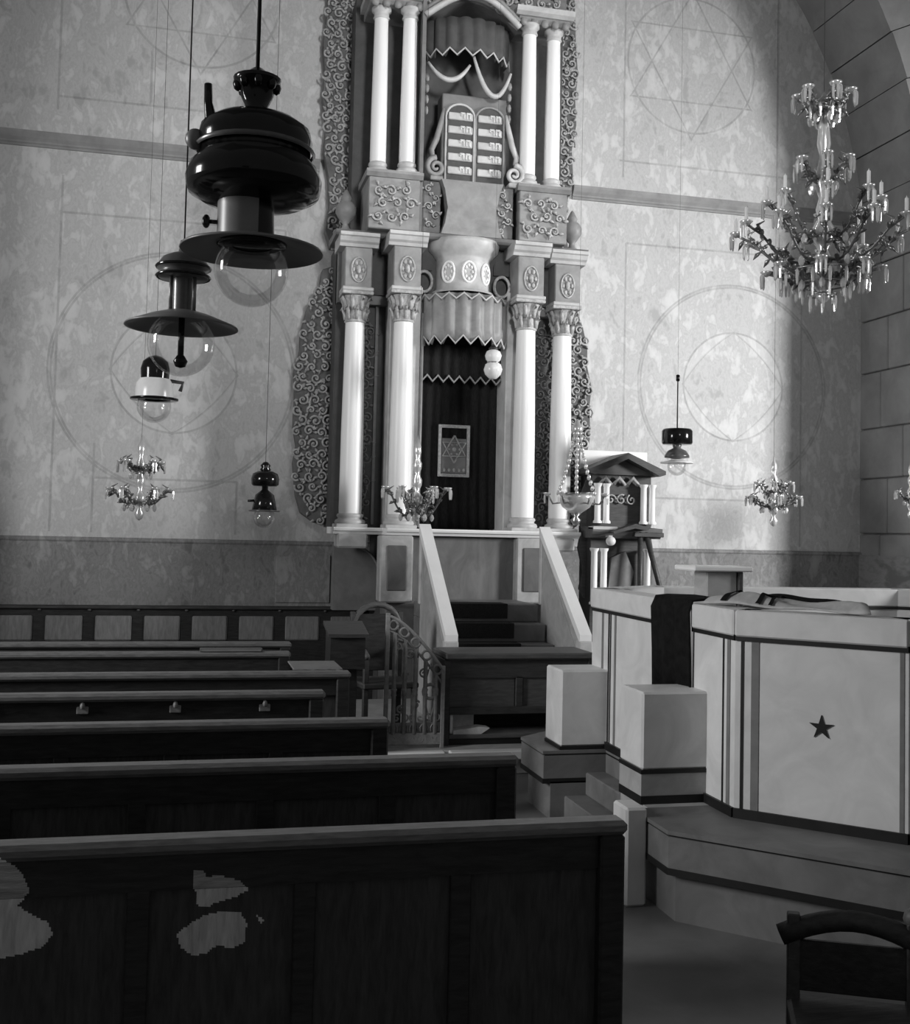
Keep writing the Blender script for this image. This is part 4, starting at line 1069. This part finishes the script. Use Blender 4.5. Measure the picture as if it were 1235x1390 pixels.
stem_big = [(0, -.33), (.03, -.31), (.05, -.28), (.03, -.25), (.06, -.22), (.10, -.16), (.11, -.08), (.05, -.02), (.03, .03), (.06, .08), (.08, .16), (.035, .24), (.05, .30), (.03, .38), (.055, .46), (.045, .56), (.025, .66), (.045, .74), (.035, .86), (.02, .92), (.05, .98), (.07, 1.02), (.02, 1.06), (.0, 1.1)]
big_c = chandelier((4.02, 6.467, 3.78), 'large crystal chandelier with many candle arms hanging over the marble platform',
    [(.56, .0, 12, .16, 0, True), (.36, .18, 8, .18, .3, True), (.36, -.16, 8, .05, .2, False), (.17, .52, 6, .10, .1, False), (.17, .98, 6, .10, .4, False)], stem_big, 1.0, 3)
for R, z, n in ((.27, -.13, 16), (.17, -.20, 10), (.09, -.27, 6), (.10, 1.0, 8)):
    rg = MB().tube([(R*math.cos(2*PI*i/24), R*math.sin(2*PI*i/24), z) for i in range(25)], .006, 5).build('prism_ring', M['brass'], big_c)
    for i in range(n): share(PR, 'prism', rg, (R*math.cos(2*PI*i/n), R*math.sin(2*PI*i/n), z), (0, 0, i), (1.35,)*3)
stem_s = [(0, -.32), (.03, -.30), (.05, -.25), (.02, -.20), (.055, -.14), (.06, -.08), (.02, -.03), (.045, .03), (.05, .08), (.02, .14), (.04, .19), (.045, .24), (.02, .29), (.035, .34), (.035, .40), (.015, .44), (.0, .52)]
chandelier((-.46, 11.0, 2.25), 'small crystal chandelier hanging low on the far left wall', [(.28, -.12, 6, .10, 0, False), (.2, .18, 5, .06, .3, False)], stem_s, 1.0, 2)
chandelier((6.25, 11.0, 2.33), 'small crystal chandelier hanging on the wall right of the drum lamp', [(.30, -.06, 6, .08, .2, False), (.2, .10, 5, .08, .5, False)], stem_s, .95, 2)
chandelier((7.83, 10.8, 2.40), 'crystal chandelier cut by the right edge before the stone pier', [(.2, -.02, 6, .08, 0, False)], stem_s, .8, 2)
chandelier((2.02, 9.9, 2.28), 'crystal chandelier with upturned arms in front of the inner left column', [(.30, -.18, 6, .18, -.15, False), (.16, -.14, 5, .1, .4, False)], stem_s, .95, 3)
# bowl lamp on chains before the right column
bw = empty('bowl_lamp', (3.56, 9.9, 2.21), 'hanging crystal bowl lamp on beaded chains before the outer right column', 'lamp', None)
MB().lathe([(0, -.12), (.05, -.115), (.13, -.06), (.17, .01), (.18, .06), (.17, .065), (.12, -.03), (0, -.09)], n=24).build('bowl', M['crystal'], bw)
MB().lathe([(0, -.25), (.03, -.22), (.05, -.18), (.02, -.15), (.05, -.12), (0, -.11)], n=14).build('finial', M['brass'], bw)
MB().lathe([(.175, .055), (.19, .065), (.175, .075)], n=28).build('bowl_rim', M['brass'], bw)
for i in range(6):
    a = i*PI/3+.2
    cm = MB()
    for q in range(13):
        u = q/12; r = .165*(1-u)**1.6+.03
        cm.blob((r*math.cos(a), r*math.sin(a), .07+.62*u), .018, .018, .026, 6, 4)
    cm.build('bead_chain', M['crystal'], bw)
    e = (.27*math.cos(a+.5), .27*math.sin(a+.5), .06)
    am = MB().tube([(.15*math.cos(a+.5), .15*math.sin(a+.5), -.02), (.22*math.cos(a+.5), .22*math.sin(a+.5), -.03), e], .009, 5).build('arm', M['brass'], bw)
    share(CUP, 'candle_cup', am, e); 
    for q in (-.2, .2): share(PR, 'prism', am, (e[0]+.03*math.cos(a+q), e[1]+.03*math.sin(a+q), e[2]), (0, 0, a), (1.1,)*3)
MB().lathe([(.05, .66), (.06, .70), (.03, .73), (.02, .76), (0, .78)], n=12).build('crown', M['crystal'], bw)
hang(bw, .77, .0012)
